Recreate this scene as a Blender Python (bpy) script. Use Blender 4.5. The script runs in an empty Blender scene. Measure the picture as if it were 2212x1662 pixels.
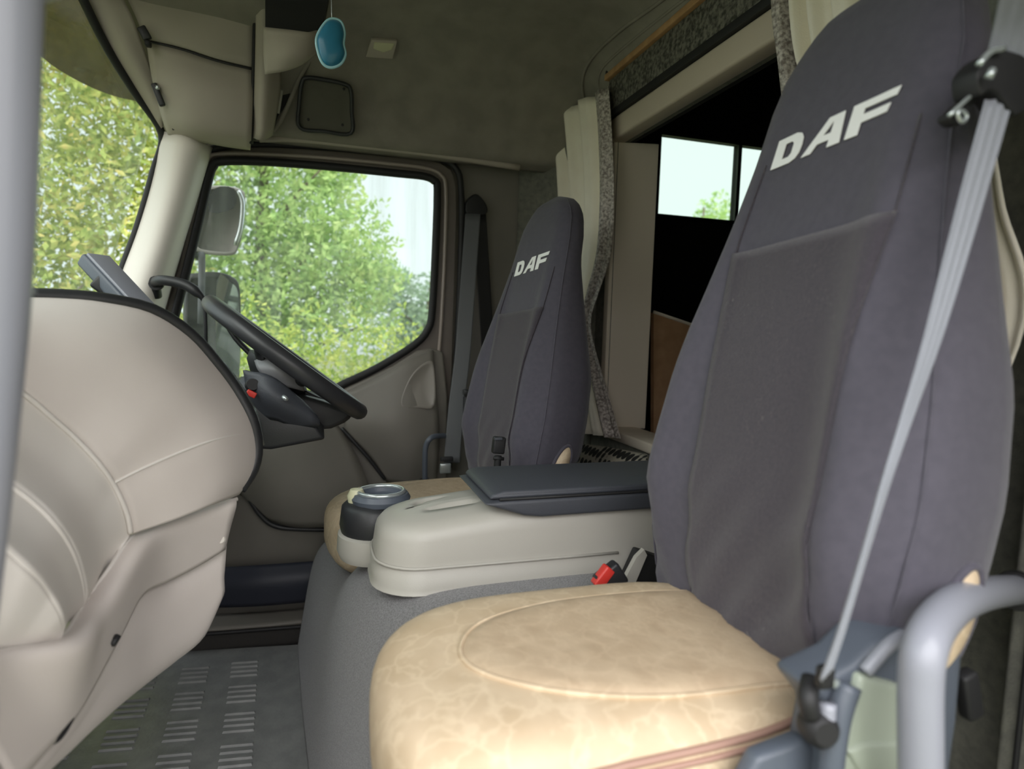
import bpy, bmesh, math, random
import numpy as np
from mathutils import Vector, Matrix, geometry
random.seed(7)
S = bpy.context.scene
C = S.collection

# ------------------------------------------------------------------ camera
FPX = 1345.0
PP = np.array([1106., 831.])
_y = np.array([690 - 1106., 700 - 831., FPX]); _y /= np.linalg.norm(_y)
_x = np.array([5450 - 1106., 840 - 831., FPX]); _x -= _x.dot(_y) * _y; _x /= np.linalg.norm(_x)
_z = np.cross(_x, _y)
EYE = np.array([0., 0., 1.])
cd = bpy.data.cameras.new('camera'); cam = bpy.data.objects.new('camera', cd); C.objects.link(cam)
R = Matrix(((_x[0], -_x[1], -_x[2]), (_y[0], -_y[1], -_y[2]), (_z[0], -_z[1], -_z[2])))
cam.matrix_world = Matrix.Translation(Vector(EYE)) @ R.to_4x4()
cd.sensor_width = 36; cd.lens = 36 * FPX / 2212; cd.clip_start = .02; cd.clip_end = 300
cd.dof.use_dof = True; cd.dof.focus_distance = 1.3; cd.dof.aperture_fstop = 3.2
cd.lens = cd.lens
S.camera = cam

# ------------------------------------------------------------------ light
W = bpy.data.worlds.new('overcast'); S.world = W; W.use_nodes = True
nt = W.node_tree; nt.nodes.clear()
tc = nt.nodes.new('ShaderNodeTexCoord'); sp = nt.nodes.new('ShaderNodeSeparateXYZ')
mr = nt.nodes.new('ShaderNodeMapRange'); mr.inputs[1].default_value = -0.5; mr.inputs[2].default_value = 0.6
mr.inputs[3].default_value = 4.7; mr.inputs[4].default_value = 1.25
cr = nt.nodes.new('ShaderNodeValToRGB')
cr.color_ramp.elements[0].position = .42; cr.color_ramp.elements[0].color = (.16, .17, .14, 1)
cr.color_ramp.elements[1].position = .52; cr.color_ramp.elements[1].color = (.82, .90, .93, 1)
mz = nt.nodes.new('ShaderNodeMapRange'); mz.inputs[1].default_value = -1; mz.inputs[2].default_value = 1
bg = nt.nodes.new('ShaderNodeBackground'); ow = nt.nodes.new('ShaderNodeOutputWorld')
L = nt.links.new
L(tc.outputs['Generated'], sp.inputs[0]); L(sp.outputs['Y'], mr.inputs[0]); L(sp.outputs['Z'], mz.inputs[0])
cr2 = nt.nodes.new('ShaderNodeValToRGB')
cr2.color_ramp.elements[0].position = .44; cr2.color_ramp.elements[0].color = (.115, .110, .104, 1)
cr2.color_ramp.elements[1].position = .74; cr2.color_ramp.elements[1].color = (.93, .92, .95, 1)
e2 = cr2.color_ramp.elements.new(.60); e2.color = (.36, .34, .32, 1)
my = nt.nodes.new('ShaderNodeMapRange'); my.inputs[1].default_value = -.25; my.inputs[2].default_value = .1
mxw = nt.nodes.new('ShaderNodeMix'); mxw.data_type = 'RGBA'
L(mz.outputs[0], cr.inputs[0]); L(mz.outputs[0], cr2.inputs[0]); L(sp.outputs['Y'], my.inputs[0]); L(my.outputs[0], mxw.inputs[0])
L(cr2.outputs[0], mxw.inputs[6]); L(cr.outputs[0], mxw.inputs[7]); L(mxw.outputs[2], bg.inputs[0]); L(mr.outputs[0], bg.inputs[1]); L(bg.outputs[0], ow.inputs[0])
sd = bpy.data.lights.new('sun', 'SUN'); sd.energy = 1.5; sd.angle = math.radians(70); sd.color = (1, .98, .95)
so = bpy.data.objects.new('sun', sd); C.objects.link(so); so.location = (0, -4, 5)
so.rotation_euler = Vector((-.15, -.8, .75)).to_track_quat('Z', 'Y').to_euler()
V = S.view_settings
V.view_transform = 'Standard'; V.look = 'None'; V.gamma = 1; V.use_curve_mapping = False; V.exposure = 0.14

# ------------------------------------------------------------------ helpers
def P(u, v, **k):
    """point seen at a photo pixel, lying on the real plane X=, Y= or Z="""
    d = np.array([(u - PP[0]) / FPX, (v - PP[1]) / FPX, 1.])
    r = np.array([_x @ d, _y @ d, _z @ d])
    (a, val), = k.items(); i = 'XYZ'.index(a)
    return EYE + (val - EYE[i]) / r[i] * r

def PF(u, v, x0, k):
    """... lying on the raked plane X = x0 + k Z"""
    d = np.array([(u - PP[0]) / FPX, (v - PP[1]) / FPX, 1.])
    r = np.array([_x @ d, _y @ d, _z @ d])
    t = (x0 + k * EYE[2]) / (r[0] - k * r[2])
    return EYE + t * r

MATS = {}
def mat(name, col, rough=.6, col2=None, scale=40., bump=0., metal=0., sheen=0., bscale=None, kind='noise', spec=.5, detail=4., coat=0.):
    m = bpy.data.materials.new(name); m.use_nodes = True; t = m.node_tree; b = t.nodes['Principled BSDF']
    b.inputs['Base Color'].default_value = (*col, 1); b.inputs['Roughness'].default_value = rough
    b.inputs['Metallic'].default_value = metal; b.inputs['Specular IOR Level'].default_value = spec
    if sheen: b.inputs['Sheen Weight'].default_value = sheen; b.inputs['Sheen Roughness'].default_value = .4
    if coat: b.inputs['Coat Weight'].default_value = coat
    co = t.nodes.new('ShaderNodeTexCoord')
    if col2 is not None:
        n = t.nodes.new('ShaderNodeTexNoise' if kind != 'voronoi' else 'ShaderNodeTexVoronoi'); n.inputs['Scale'].default_value = scale
        if kind != 'voronoi': n.inputs['Detail'].default_value = detail
        r = t.nodes.new('ShaderNodeValToRGB'); r.color_ramp.elements[0].position = .35; r.color_ramp.elements[1].position = .65
        r.color_ramp.elements[0].color = (*col, 1); r.color_ramp.elements[1].color = (*col2, 1)
        t.links.new(co.outputs['Object'], n.inputs['Vector']); t.links.new(n.outputs[0], r.inputs[0]); t.links.new(r.outputs[0], b.inputs['Base Color'])
    if bump:
        n = t.nodes.new('ShaderNodeTexNoise'); n.inputs['Scale'].default_value = bscale or 300.; n.inputs['Detail'].default_value = 3
        bp = t.nodes.new('ShaderNodeBump'); bp.inputs['Strength'].default_value = bump; bp.inputs['Distance'].default_value = .002
        t.links.new(co.outputs['Object'], n.inputs['Vector']); t.links.new(n.outputs[0], bp.inputs['Height']); t.links.new(bp.outputs[0], b.inputs['Normal'])
    MATS[name] = m
    return m

def glass(name, tint, haze, refl=.06, streak=0., hc=(.8, .85, .82)):
    m = bpy.data.materials.new(name); m.use_nodes = True; t = m.node_tree; t.nodes.clear()
    o = t.nodes.new('ShaderNodeOutputMaterial'); tr = t.nodes.new('ShaderNodeBsdfTransparent'); tr.inputs[0].default_value = (*tint, 1)
    gl = t.nodes.new('ShaderNodeBsdfGlossy'); gl.inputs['Roughness'].default_value = .02
    df = t.nodes.new('ShaderNodeBsdfDiffuse'); df.inputs[0].default_value = (*hc, 1)
    tl = t.nodes.new('ShaderNodeBsdfTranslucent'); tl.inputs[0].default_value = (*hc, 1)
    ad = t.nodes.new('ShaderNodeMixShader'); ad.inputs[0].default_value = .5; t.links.new(df.outputs[0], ad.inputs[1]); t.links.new(tl.outputs[0], ad.inputs[2])
    m1 = t.nodes.new('ShaderNodeMixShader'); m1.inputs[0].default_value = refl
    m2 = t.nodes.new('ShaderNodeMixShader'); m2.inputs[0].default_value = haze
    if streak:
        co = t.nodes.new('ShaderNodeTexCoord'); mp = t.nodes.new('ShaderNodeMapping'); mp.inputs['Scale'].default_value = (14, 14, 1.2)
        n = t.nodes.new('ShaderNodeTexNoise'); n.inputs['Scale'].default_value = 2.; n.inputs['Detail'].default_value = 3
        g = t.nodes.new('ShaderNodeMapRange'); g.inputs[1].default_value = .4; g.inputs[2].default_value = .75; g.inputs[3].default_value = haze; g.inputs[4].default_value = haze + streak
        t.links.new(co.outputs['Object'], mp.inputs[0]); t.links.new(mp.outputs[0], n.inputs['Vector']); t.links.new(n.outputs[0], g.inputs[0]); t.links.new(g.outputs[0], m2.inputs[0])
    t.links.new(tr.outputs[0], m1.inputs[1]); t.links.new(gl.outputs[0], m1.inputs[2])
    t.links.new(m1.outputs[0], m2.inputs[1]); t.links.new(ad.outputs[0], m2.inputs[2]); t.links.new(m2.outputs[0], o.inputs[0])
    return m

def link(name, me, m, parent=None, smooth=True, loc=None):
    o = bpy.data.objects.new(name, me); C.objects.link(o)
    if m: me.materials.append(m)
    if smooth:
        for p in me.polygons: p.use_smooth = True
    if parent: o.parent = parent; o.matrix_parent_inverse = parent.matrix_world.inverted() if parent.type == 'EMPTY' and loc is None else Matrix()
    if loc is not None: o.location = loc
    return o

def raw(name, vs, fs, m, parent=None, smooth=True):
    me = bpy.data.meshes.new(name); me.from_pydata([tuple(map(float, v)) for v in vs], [], fs); me.update()
    bm = bmesh.new(); bm.from_mesh(me); bmesh.ops.recalc_face_normals(bm, faces=bm.faces); bm.to_mesh(me); bm.free()
    return link(name, me, m, parent, smooth)

def tag(o, label, cat=None, group=None, kind=None):
    if label: o['label'] = label
    if cat: o['category'] = cat
    if group: o['group'] = group
    if kind: o['kind'] = kind
    return o

def thing(name, loc, label, cat, group=None, kind=None):
    o = bpy.data.objects.new(name, None); C.objects.link(o); o.location = loc; o.empty_display_size = .05
    bpy.context.view_layer.update()
    o.matrix_world = Matrix.Translation(Vector(loc))
    return tag(o, label, cat, group, kind)

def cr(pts, n=6, closed=False):
    """Catmull-Rom through points"""
    p = [np.array(q, float) for q in pts]; N = len(p); out = []
    rng = range(N) if closed else range(N - 1)
    for i in rng:
        a = p[i - 1] if (closed or i > 0) else 2 * p[0] - p[1]
        b = p[i]; c = p[(i + 1) % N]
        d = p[(i + 2) % N] if (closed or i + 2 < N) else 2 * p[-1] - p[-2]
        for j in range(n):
            t = j / n
            out.append(.5 * ((2 * b) + (-a + c) * t + (2 * a - 5 * b + 4 * c - d) * t * t + (-a + 3 * b - 3 * c + d) * t ** 3))
    if not closed: out.append(p[-1])
    return out

def net(rows, n=5, m=5):
    """smooth surface through rows of control points -> list of rows"""
    R1 = [cr(r, n) for r in rows]
    cols = [cr([R1[i][j] for i in range(len(R1))], m) for j in range(len(R1[0]))]
    return [[cols[j][i] for j in range(len(cols))] for i in range(len(cols[0]))]

def gridmesh(name, rows, m, parent=None, th=0., closed=False, smooth=True, off=1.):
    nr, nc = len(rows), len(rows[0]); vs = [p for r in rows for p in r]; fs = []
    for i in range(nr - 1):
        for j in range(nc if closed else nc - 1):
            k = (j + 1) % nc
            fs.append((i * nc + j, i * nc + k, (i + 1) * nc + k, (i + 1) * nc + j))
    if closed:
        A0 = np.array(rows); ext = np.ptp(A0.reshape(-1, 3), axis=0).max()
        for i in (0, nr - 1):
            if np.ptp(A0[i], axis=0).max() < .12 * ext: fs.append(tuple(i * nc + j for j in range(nc)))
    o = raw(name, vs, fs, m, parent, smooth)
    if th:
        s = o.modifiers.new('thick', 'SOLIDIFY'); s.thickness = th; s.offset = off; s.use_even_offset = False
    return o

def patch(name, rows, m, parent=None, n=5, k=5, th=.006):
    return gridmesh(name, net(rows, n, k), m, parent, th, off=0)

def tube(name, pts, r, m, parent=None, n=6, seg=12, closed=False, flat=1., up=None):
    """round (or flattened) tube along smoothed points"""
    P_ = cr(pts, n, closed) if n > 1 else [np.array(q, float) for q in pts]
    N = len(P_); rows = []; prev = None
    rr = r if callable(r) else (lambda t: r)
    for i, p in enumerate(P_):
        a = P_[i - 1] if (i > 0 or closed) else p; b = P_[(i + 1) % N] if (i < N - 1 or closed) else p
        T = b - a; T = T / (np.linalg.norm(T) + 1e-9)
        if prev is None:
            u0 = np.array(up, float) if up is not None else (np.array([0, 0, 1.]) if abs(T[2]) < .9 else np.array([1., 0, 0]))
        else: u0 = prev
        U = u0 - T * (u0 @ T); U /= np.linalg.norm(U) + 1e-9; prev = U; B = np.cross(T, U)
        q = rr(i / max(1, N - 1))
        rows.append([p + q * (math.cos(2 * math.pi * s / seg) * U * flat + math.sin(2 * math.pi * s / seg) * B) for s in range(seg)])
    vs = [p for rw in rows for p in rw]; fs = []
    for i in range(N if closed else N - 1):
        for s in range(seg):
            s2 = (s + 1) % seg; i2 = (i + 1) % N
            fs.append((i * seg + s, i * seg + s2, i2 * seg + s2, i2 * seg + s))
    if not closed:
        fs.append(tuple(range(seg))); fs.append(tuple(range((N - 1) * seg, N * seg))[::-1])
    return raw(name, vs, fs, m, parent)

def bevel(o, w, seg=3, ang=35):
    b = o.modifiers.new('bevel', 'BEVEL'); b.width = w; b.segments = seg; b.limit_method = 'ANGLE'; b.angle_limit = math.radians(ang)
    b.harden_normals = False
    return o

def fixn(o):
    try:
        o.data.shade_smooth_by_angle = None
    except Exception: pass
    return o

def sharp(o, ang=40):
    bm = bmesh.new(); bm.from_mesh(o.data)
    for e in bm.edges:
        if len(e.link_faces) == 2 and e.calc_face_angle(0) > math.radians(ang): e.smooth = False
    bm.to_mesh(o.data); bm.free(); return o

def plate(name, outer, vec, m, parent=None, holes=(), bev=0., seg=3):
    """polygon (3-D planar points, optional holes) extruded by vec"""
    loops = [[np.array(p, float) for p in l] for l in [outer, *holes]]
    tess = geometry.tessellate_polygon([[Vector(p) for p in l] for l in loops])
    flat = [p for l in loops for p in l]; n = len(flat); vec = np.array(vec, float)
    vs = flat + [p + vec for p in flat]; fs = []
    for t in tess: fs.append(tuple(t)); fs.append(tuple(i + n for i in t)[::-1])
    k = 0
    for l in loops:
        for i in range(len(l)):
            j = (i + 1) % len(l); fs.append((k + i, k + j, k + j + n, k + i + n))
        k += len(l)
    o = raw(name, vs, fs, m, parent, smooth=bool(bev))
    bm = bmesh.new(); bm.from_mesh(o.data)
    bmesh.ops.dissolve_limit(bm, angle_limit=.01, verts=[], edges=[e for e in bm.edges if len(e.link_faces) == 2 and e.calc_face_angle(0) < .01]) if not holes else None
    bm.to_mesh(o.data); bm.free()
    if bev: bevel(o, bev, seg)
    else: sharp(o, 25)
    return o

def box(name, c, s, m, parent=None, rot=(0, 0, 0), bev=.004, seg=3):
    me = bpy.data.meshes.new(name); bm = bmesh.new(); bmesh.ops.create_cube(bm, size=1)
    for v in bm.verts: v.co = Vector((v.co.x * s[0], v.co.y * s[1], v.co.z * s[2]))
    if bev: bmesh.ops.bevel(bm, geom=bm.edges[:], offset=min(bev, min(s) * .45), segments=seg, affect='EDGES', profile=.5)
    from mathutils import Euler
    M = Matrix.Translation(Vector(c)) @ Euler(rot).to_matrix().to_4x4()
    bm.transform(M); bm.to_mesh(me); bm.free()
    o = link(name, me, m, parent, True); sharp(o, 50); return o

def lathe(name, prof, c, m, parent=None, axis=(0, 0, 1), seg=32, sx=1., sy=1.):
    rows = []; q = Vector((0, 0, 1)).rotation_difference(Vector(axis))
    for r, z in prof:
        rows.append([np.array(Vector(c) + q @ Vector((r * sx * math.cos(2 * math.pi * i / seg), r * sy * math.sin(2 * math.pi * i / seg), z))) for i in range(seg)])
    o = gridmesh(name, rows, m, parent, closed=True); return sharp(o, 45)

def px(pts, **k): return [P(u, v, **k) for u, v in pts]
def pY(pts): return [P(u, v, Y=y) for u, v, y in pts]

# ------------------------------------------------------------------ materials
M_dash = mat('dash_plastic', (.63, .575, .535), .55, (.66, .605, .565), 6., .15, bscale=900.)
M_dash2 = mat('dash_plastic_light', (.69, .655, .61), .5, (.72, .68, .635), 5., .12, bscale=900.)
M_trim = mat('trim_plastic', (.185, .172, .150), .5, (.198, .183, .160), 8., .15, bscale=900.)
M_pill = mat('pillar_plastic', (.80, .75, .69), .5)
M_head = mat('headliner_felt', (.275, .252, .215), .95, (.228, .209, .178), 14., .5, bscale=700.)
M_over = mat('overhead_plastic', (.42, .375, .32), .7, (.39, .35, .30), 5., .2, bscale=800.)
M_black = mat('black_plastic', (.02, .021, .023), .45, bump=.1)
M_rub = mat('black_rubber', (.012, .012, .013), .6)
M_blk2 = mat('satin_black', (.035, .036, .04), .38)
M_frame = mat('door_frame_paint', (.14, .12, .105), .3, coat=.3)
M_cover = mat('seat_cover_fabric', (.074, .069, .090), .9, (.085, .079, .102), 90., .35, sheen=.25, bscale=1500.)
M_panel = mat('seat_panel_fabric', (.050, .043, .056), .95, (.064, .055, .068), 260., .6, sheen=.3, bscale=1100.)
M_logo = mat('logo_print', (.97, .97, .96), .6)
M_tan = mat('tan_leather', (.60, .475, .325), .55, (.52, .40, .26), 20., .5, bscale=45., detail=8.)
M_tan2 = mat('tan_leather_insert', (.52, .405, .275), .6, (.45, .34, .225), 26., .6, bscale=60., detail=8.)
M_pipe = mat('brown_piping', (.36, .22, .17), .5)
M_cons = mat('console_plastic', (.415, .40, .355), .42, (.43, .415, .37), 4., .12, bscale=900.)
M_char = mat('charcoal_vinyl', (.055, .060, .072), .5, bump=.25, bscale=600.)
M_navy = mat('navy_trim', (.030, .034, .050), .5)
M_carp = mat('grey_carpet', (.135, .133, .134), .9, (.27, .267, .27), 420., .9, bscale=500., sheen=.3)
M_mat = mat('rubber_floor_mat', (.23, .235, .23), .42, (.29, .295, .285), 25., .35, bscale=120.)
M_metal = mat('handle_grey', (.27, .28, .32), .32, bump=.05)
M_belt = mat('belt_webbing', (.25, .265, .30), .5, bump=.4, bscale=900., sheen=.3)
M_beltd = mat('belt_webbing_dark', (.10, .105, .11), .6, bump=.4, bscale=900.)
M_crm = mat('curtain_cream', (.90, .85, .72), .85, (.87, .81, .68), 20., .2, sheen=.2)
M_crm.node_tree.nodes['Principled BSDF'].inputs['Transmission Weight'].default_value = 0
M_broc = mat('curtain_brocade_trim', (.20, .17, .15), .6, (.62, .57, .52), 130., .5, kind='noise', detail=2)
M_val = mat('valance_weave', (.035, .035, .028), .8, (.19, .18, .15), 95., .4, detail=2)
M_wood = mat('orange_wood', (.42, .24, .11), .45, (.52, .31, .15), 30., .2)
M_beige = mat('beige_board', (.56, .48, .385), .6)
M_jamb = mat('cream_jamb', (.78, .70, .58), .55)
M_dark = mat('unlit_room_shade', (.008, .008, .008), .9)  # near-black colour stands in for the shade of the unlit room
M_plank = mat('light_wood_panel', (.55, .34, .19), .5, (.44, .26, .14), 18., .2)
M_grn = mat('recliner_green_grey', (.33, .37, .30), .45)
M_slate = mat('slate_plastic', (.085, .10, .125), .4, bump=.1)
M_red = mat('red_plastic', (.62, .04, .03), .4)
M_blue = mat('freshener_blue', (.025, .17, .28), .3)
M_lamp = mat('lamp_lens', (.55, .54, .36), .35)
M_silv = mat('silver_trim', (.55, .60, .60), .25, metal=.7)
M_wallg = mat('wall_fabric', (.20, .20, .165), .95, (.14, .14, .12), 60., .5, bscale=400.)
M_bark = mat('bark', (.10, .08, .055), .9, (.16, .13, .09), 9., .8, bscale=40.)
M_grass = mat('grass', (.11, .13, .06), .9, (.17, .18, .09), 3.)
M_mirr = mat('mirror_glass', (.8, .85, .85), .04, metal=1.)
M_mhous = mat('mirror_housing', (.40, .38, .36), .5)
G_door = glass('door_glass', (.95, .98, .96), .05, .015, .10)
G_screen = glass('windscreen_glass', (.93, .96, .93), .05, .05, .03)
G_mint = glass('mint_glass', (.90, .96, .90), .02, .03)
G_smoke = glass('smoked_visor', (.26, .22, .11), .30, .04, hc=(.20, .165, .07))

def lint(m):
    t = m.node_tree; b = t.nodes['Principled BSDF']; src = b.inputs['Base Color'].links[0].from_socket
    co = t.nodes.new('ShaderNodeTexCoord'); mp = t.nodes.new('ShaderNodeMapping'); mp.inputs['Scale'].default_value = (260, 200, 70)
    n = t.nodes.new('ShaderNodeTexNoise'); n.inputs['Scale'].default_value = 1.; n.inputs['Detail'].default_value = 2; n.inputs['Distortion'].default_value = 2.5
    n2 = t.nodes.new('ShaderNodeTexNoise'); n2.inputs['Scale'].default_value = 9.
    r = t.nodes.new('ShaderNodeMapRange'); r.inputs[1].default_value = .66; r.inputs[2].default_value = .74; r.inputs[4].default_value = .55
    r2 = t.nodes.new('ShaderNodeMapRange'); r2.inputs[1].default_value = .45; r2.inputs[2].default_value = .62
    mu = t.nodes.new('ShaderNodeMath'); mu.operation = 'MULTIPLY'
    mx = t.nodes.new('ShaderNodeMix'); mx.data_type = 'RGBA'; mx.inputs[7].default_value = (.34, .31, .30, 1)
    k = t.links.new; k(co.outputs['Object'], mp.inputs[0]); k(mp.outputs[0], n.inputs['Vector']); k(co.outputs['Object'], n2.inputs['Vector'])
    k(n.outputs[0], r.inputs[0]); k(n2.outputs[0], r2.inputs[0]); k(r.outputs[0], mu.inputs[0]); k(r2.outputs[0], mu.inputs[1])
    k(mu.outputs[0], mx.inputs[0]); k(src, mx.inputs[6]); k(mx.outputs[2], b.inputs['Base Color'])
lint(M_panel)
def veins(m, col, f):
    t = m.node_tree; b = t.nodes['Principled BSDF']; src = b.inputs['Base Color'].links[0].from_socket
    co = t.nodes.new('ShaderNodeTexCoord'); n = t.nodes.new('ShaderNodeTexNoise'); n.inputs['Scale'].default_value = 12.; n.inputs['Detail'].default_value = 4
    ad = t.nodes.new('ShaderNodeMix'); ad.data_type = 'RGBA'; ad.inputs[0].default_value = .16
    v = t.nodes.new('ShaderNodeTexVoronoi'); v.feature = 'DISTANCE_TO_EDGE'; v.inputs['Scale'].default_value = 22.
    r = t.nodes.new('ShaderNodeMapRange'); r.inputs[1].default_value = .0; r.inputs[2].default_value = .09; r.inputs[3].default_value = f; r.inputs[4].default_value = 0
    mx = t.nodes.new('ShaderNodeMix'); mx.data_type = 'RGBA'; mx.inputs[7].default_value = (*col, 1)
    k = t.links.new; k(co.outputs['Object'], n.inputs['Vector']); k(co.outputs['Object'], ad.inputs[6]); k(n.outputs['Color'], ad.inputs[7]); k(ad.outputs[2], v.inputs['Vector'])
    k(v.outputs['Distance'], r.inputs[0]); k(r.outputs[0], mx.inputs[0]); k(src, mx.inputs[6]); k(mx.outputs[2], b.inputs['Base Color'])
veins(M_tan, (.74, .61, .43), .45); veins(M_tan2, (.62, .49, .34), .35)

# the honeycomb cloth
def honeycomb():
    m = bpy.data.materials.new('honeycomb_cloth'); m.use_nodes = True; t = m.node_tree; b = t.nodes['Principled BSDF']; b.inputs['Roughness'].default_value = .8
    co = t.nodes.new('ShaderNodeTexCoord'); v = t.nodes.new('ShaderNodeTexVoronoi'); v.inputs['Scale'].default_value = 34; v.inputs['Randomness'].default_value = .12
    r = t.nodes.new('ShaderNodeValToRGB'); r.color_ramp.elements[0].position = .50; r.color_ramp.elements[1].position = .56
    r.color_ramp.elements[0].color = (.006, .006, .006, 1); r.color_ramp.elements[1].color = (.34, .31, .25, 1)
    t.links.new(co.outputs['Object'], v.inputs['Vector']); t.links.new(v.outputs['Distance'], r.inputs[0]); t.links.new(r.outputs[0], b.inputs['Base Color'])
    return m
M_honey = honeycomb()

# ================================================================== STRUCTURE
st = lambda o, l=None: tag(o, l, None, None, 'structure')
# floor pan and ground
st(box('floor', (.05, 1.12, -.03), (1.75, 2.1, .05), M_black, bev=.005))
gr = box('ground', (0, 12, -1.06), (60, 60, .1), M_grass, bev=0); st(gr)

# headliner: flat roof rolling down to the far side and the rear
def drop(v, tab):
    for (a, da), (b, db) in zip(tab, tab[1:]):
        if v <= b: return da + (db - da) * (v - a) / (b - a) if v > a else da
    return tab[-1][1]
farT = [(0, 0), (1.60, 0), (1.74, .006), (1.84, .03), (1.92, .075), (1.97, .13), (2.005, .20), (2.03, .27), (2.045, .30), (2.10, .318)]
rearT = [(-1, 0), (.60, 0), (.70, .008), (.77, .03), (.815, .065), (.845, .115), (.86, .15)]
xs = list(np.linspace(-.58, .58, 14)) + list(np.linspace(.62, .86, 16))
ys = list(np.linspace(.12, 1.58, 12)) + list(np.linspace(1.62, 1.98, 18)) + list(np.linspace(1.99, 2.10, 10))
rows = []
for y in ys:
    r = []
    for x in xs:
        a = drop(y, farT); b = drop(x, rearT)
        zz = 1.865 - min(.325, (a ** 3 + b ** 3) ** (1 / 3)); lim = -.445 - (1.58 - zz) * .27 - .24 * (1 - min(1, abs((y - 1.1) / .96)) ** 4) + .015
        r.append(np.array([lim + (x + .58) * (.86 - lim) / 1.44, y, zz]))
    rows.append(r)
st(gridmesh('ceiling', rows, M_head, th=.015), None)
# pressed groove lines in the headliner near the rear
# lip of the roof lining over the far door
tube('trim_3', px([(560, 300), (640, 300), (760, 312), (940, 333), (1122, 362)], Y=2.075), .011, M_over)['kind'] = 'structure'

# far side wall: B-post panel behind the driver's door
bp = plate('wall_far', px([(975, 350), (1122, 362), (1130, 520), (1135, 1200), (955, 1200), (955, 1000), (985, 470)], Y=2.16), (0, .04, 0), M_trim); st(bp)
# rear corner (chamfered) and rear wall with its opening
cc = [(P(1121, 362, Y=2.155)[0], 2.155), (.745, 2.10), (.80, 2.0), (.855, 1.87)]
rows = [[np.array([x, y, z]) for x, y in cr([(a, b, 0) for a, b in cc], 4) for z_ in [0]] if False else [np.array([q[0], q[1], z]) for q in cr([(a, b, 0) for a, b in cc], 4)] for z in np.linspace(.3, 1.75, 6)]
st(gridmesh('wall_corner', rows, M_wallg, th=.012))
RX = .862
st(plate('wall_rear', [(RX, 1.90, .2), (RX, .12, .2), (RX, .12, 1.80), (RX, 1.90, 1.80)], (.035, 0, 0), M_wallg,
         holes=[[(RX, 1.765, .70), (RX, .66, .70), (RX, .66, 1.575), (RX, 1.765, 1.575)]]))
# side wall strip by the passenger door post
st(plate('wall_near', [(.775, .50, .1), (.775, .12, .1), (.775, .12, 1.86), (.775, .50, 1.86)], (.08, 0, 0), M_wallg, bev=.008))
tube('trim_4', [(.772, .474, .2), (.772, .474, .8), (.772, .474, 1.1)], .003, M_rub)['kind'] = 'structure'
st(plate('wall_passenger', [(-.62, .07, 1.51), (.775, .07, 1.51), (.775, .07, 1.87), (-.62, .07, 1.87)], (0, .05, 0), M_trim, bev=.01))
st(plate('wall_passenger_rear', [(.62, .07, .0), (.86, .07, .0), (.86, .07, 1.87), (.62, .07, 1.87)], (0, .05, 0), M_trim, bev=.01))
st(plate('trim_11', [(-.42, .07, .3), (-.36, .07, .3), (-.36, .07, 1.6), (-.60, .07, 1.6), (-.72, .07, .98), (-.72, .07, .3)], (0, .05, 0), M_pill, bev=.01))
# beige lining edge visible right of the passenger seat
# opening frame
jb = st(plate('trim_5', [(RX - .01, 1.768, .70), (RX - .01, 1.768, 1.575), (.985, 1.735, 1.575), (.985, 1.735, .70)], (0, .03, 0), M_jamb, bev=.003))
st(box('trim_6', (.862, 1.20, 1.607), (.05, 1.16, .066), M_beige, bev=.008))            # beige header beam
st(box('trim_7', (.905, 1.22, .69), (.11, 1.14, .03), M_jamb, bev=.006))                # sill

st(box('wall_far_upper', (.20, 2.20, 1.73), (1.16, .05, .44), M_trim, bev=.01))  # unseen outer cap, added to close a light leak above the far lining
st(box('roof_panel', (.16, 1.13, 1.93), (1.42, 2.16, .03), M_trim, bev=.005))  # unseen outer roof skin, added to keep stray sky light out
# curtain rail with valance strip
ra = thing('curtain_rail', (.845, 1.2, 1.7), 'orange wood trimmed curtain rail with a dark mottled valance strip above the rear opening', 'curtain rail')
box('wood_trim', (.838, 1.24, 1.768), (.03, 1.12, .018), M_wood, ra, bev=.003)['label'] = 'orange wood strip'
box('valance', (.846, 1.24, 1.710), (.022, 1.10, .098), M_val, ra, bev=.004)['label'] = 'dark mottled woven strip'
box('track', (.842, 1.24, 1.650), (.028, 1.10, .020), M_rub, ra, bev=.002)['label'] = 'black track'
box('end_cap', (.832, 1.79, 1.785), (.016, .014, .035), M_rub, ra, bev=.004)

# living compartment behind the opening: dark room with a two-pane window in its far wall
FY = 2.30
def win(u0, v0, u1, v1):
    a = P(u0, v0, Y=FY); b = P(u1, v1, Y=FY); return a[0], b[0], b[2], a[2]
x0, x1, z0, z1 = win(1425, 290, 1585, 480)
hz = []
xa0, xa1, za0, za1 = x0, x1, z0, z1
xb0 = P(1598, 315, Y=FY)[0]; xb1 = xb0 + .50
rect = lambda a, b, c, d, y: [(a, y, c), (b, y, c), (b, y, d), (a, y, d)]
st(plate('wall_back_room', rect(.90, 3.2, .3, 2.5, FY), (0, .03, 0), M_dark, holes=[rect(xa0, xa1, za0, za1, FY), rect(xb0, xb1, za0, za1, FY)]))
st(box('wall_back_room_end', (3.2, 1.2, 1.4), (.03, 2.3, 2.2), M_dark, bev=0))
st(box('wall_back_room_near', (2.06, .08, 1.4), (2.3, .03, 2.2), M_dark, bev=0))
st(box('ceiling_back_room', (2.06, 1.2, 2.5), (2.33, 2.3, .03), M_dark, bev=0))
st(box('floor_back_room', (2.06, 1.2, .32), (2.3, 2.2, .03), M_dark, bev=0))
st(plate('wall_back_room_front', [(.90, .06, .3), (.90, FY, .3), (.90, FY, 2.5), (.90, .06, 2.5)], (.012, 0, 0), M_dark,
         holes=[[(.90, 1.765, .70), (.90, .66, .70), (.90, .66, 1.575), (.90, 1.765, 1.575)]]))
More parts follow.
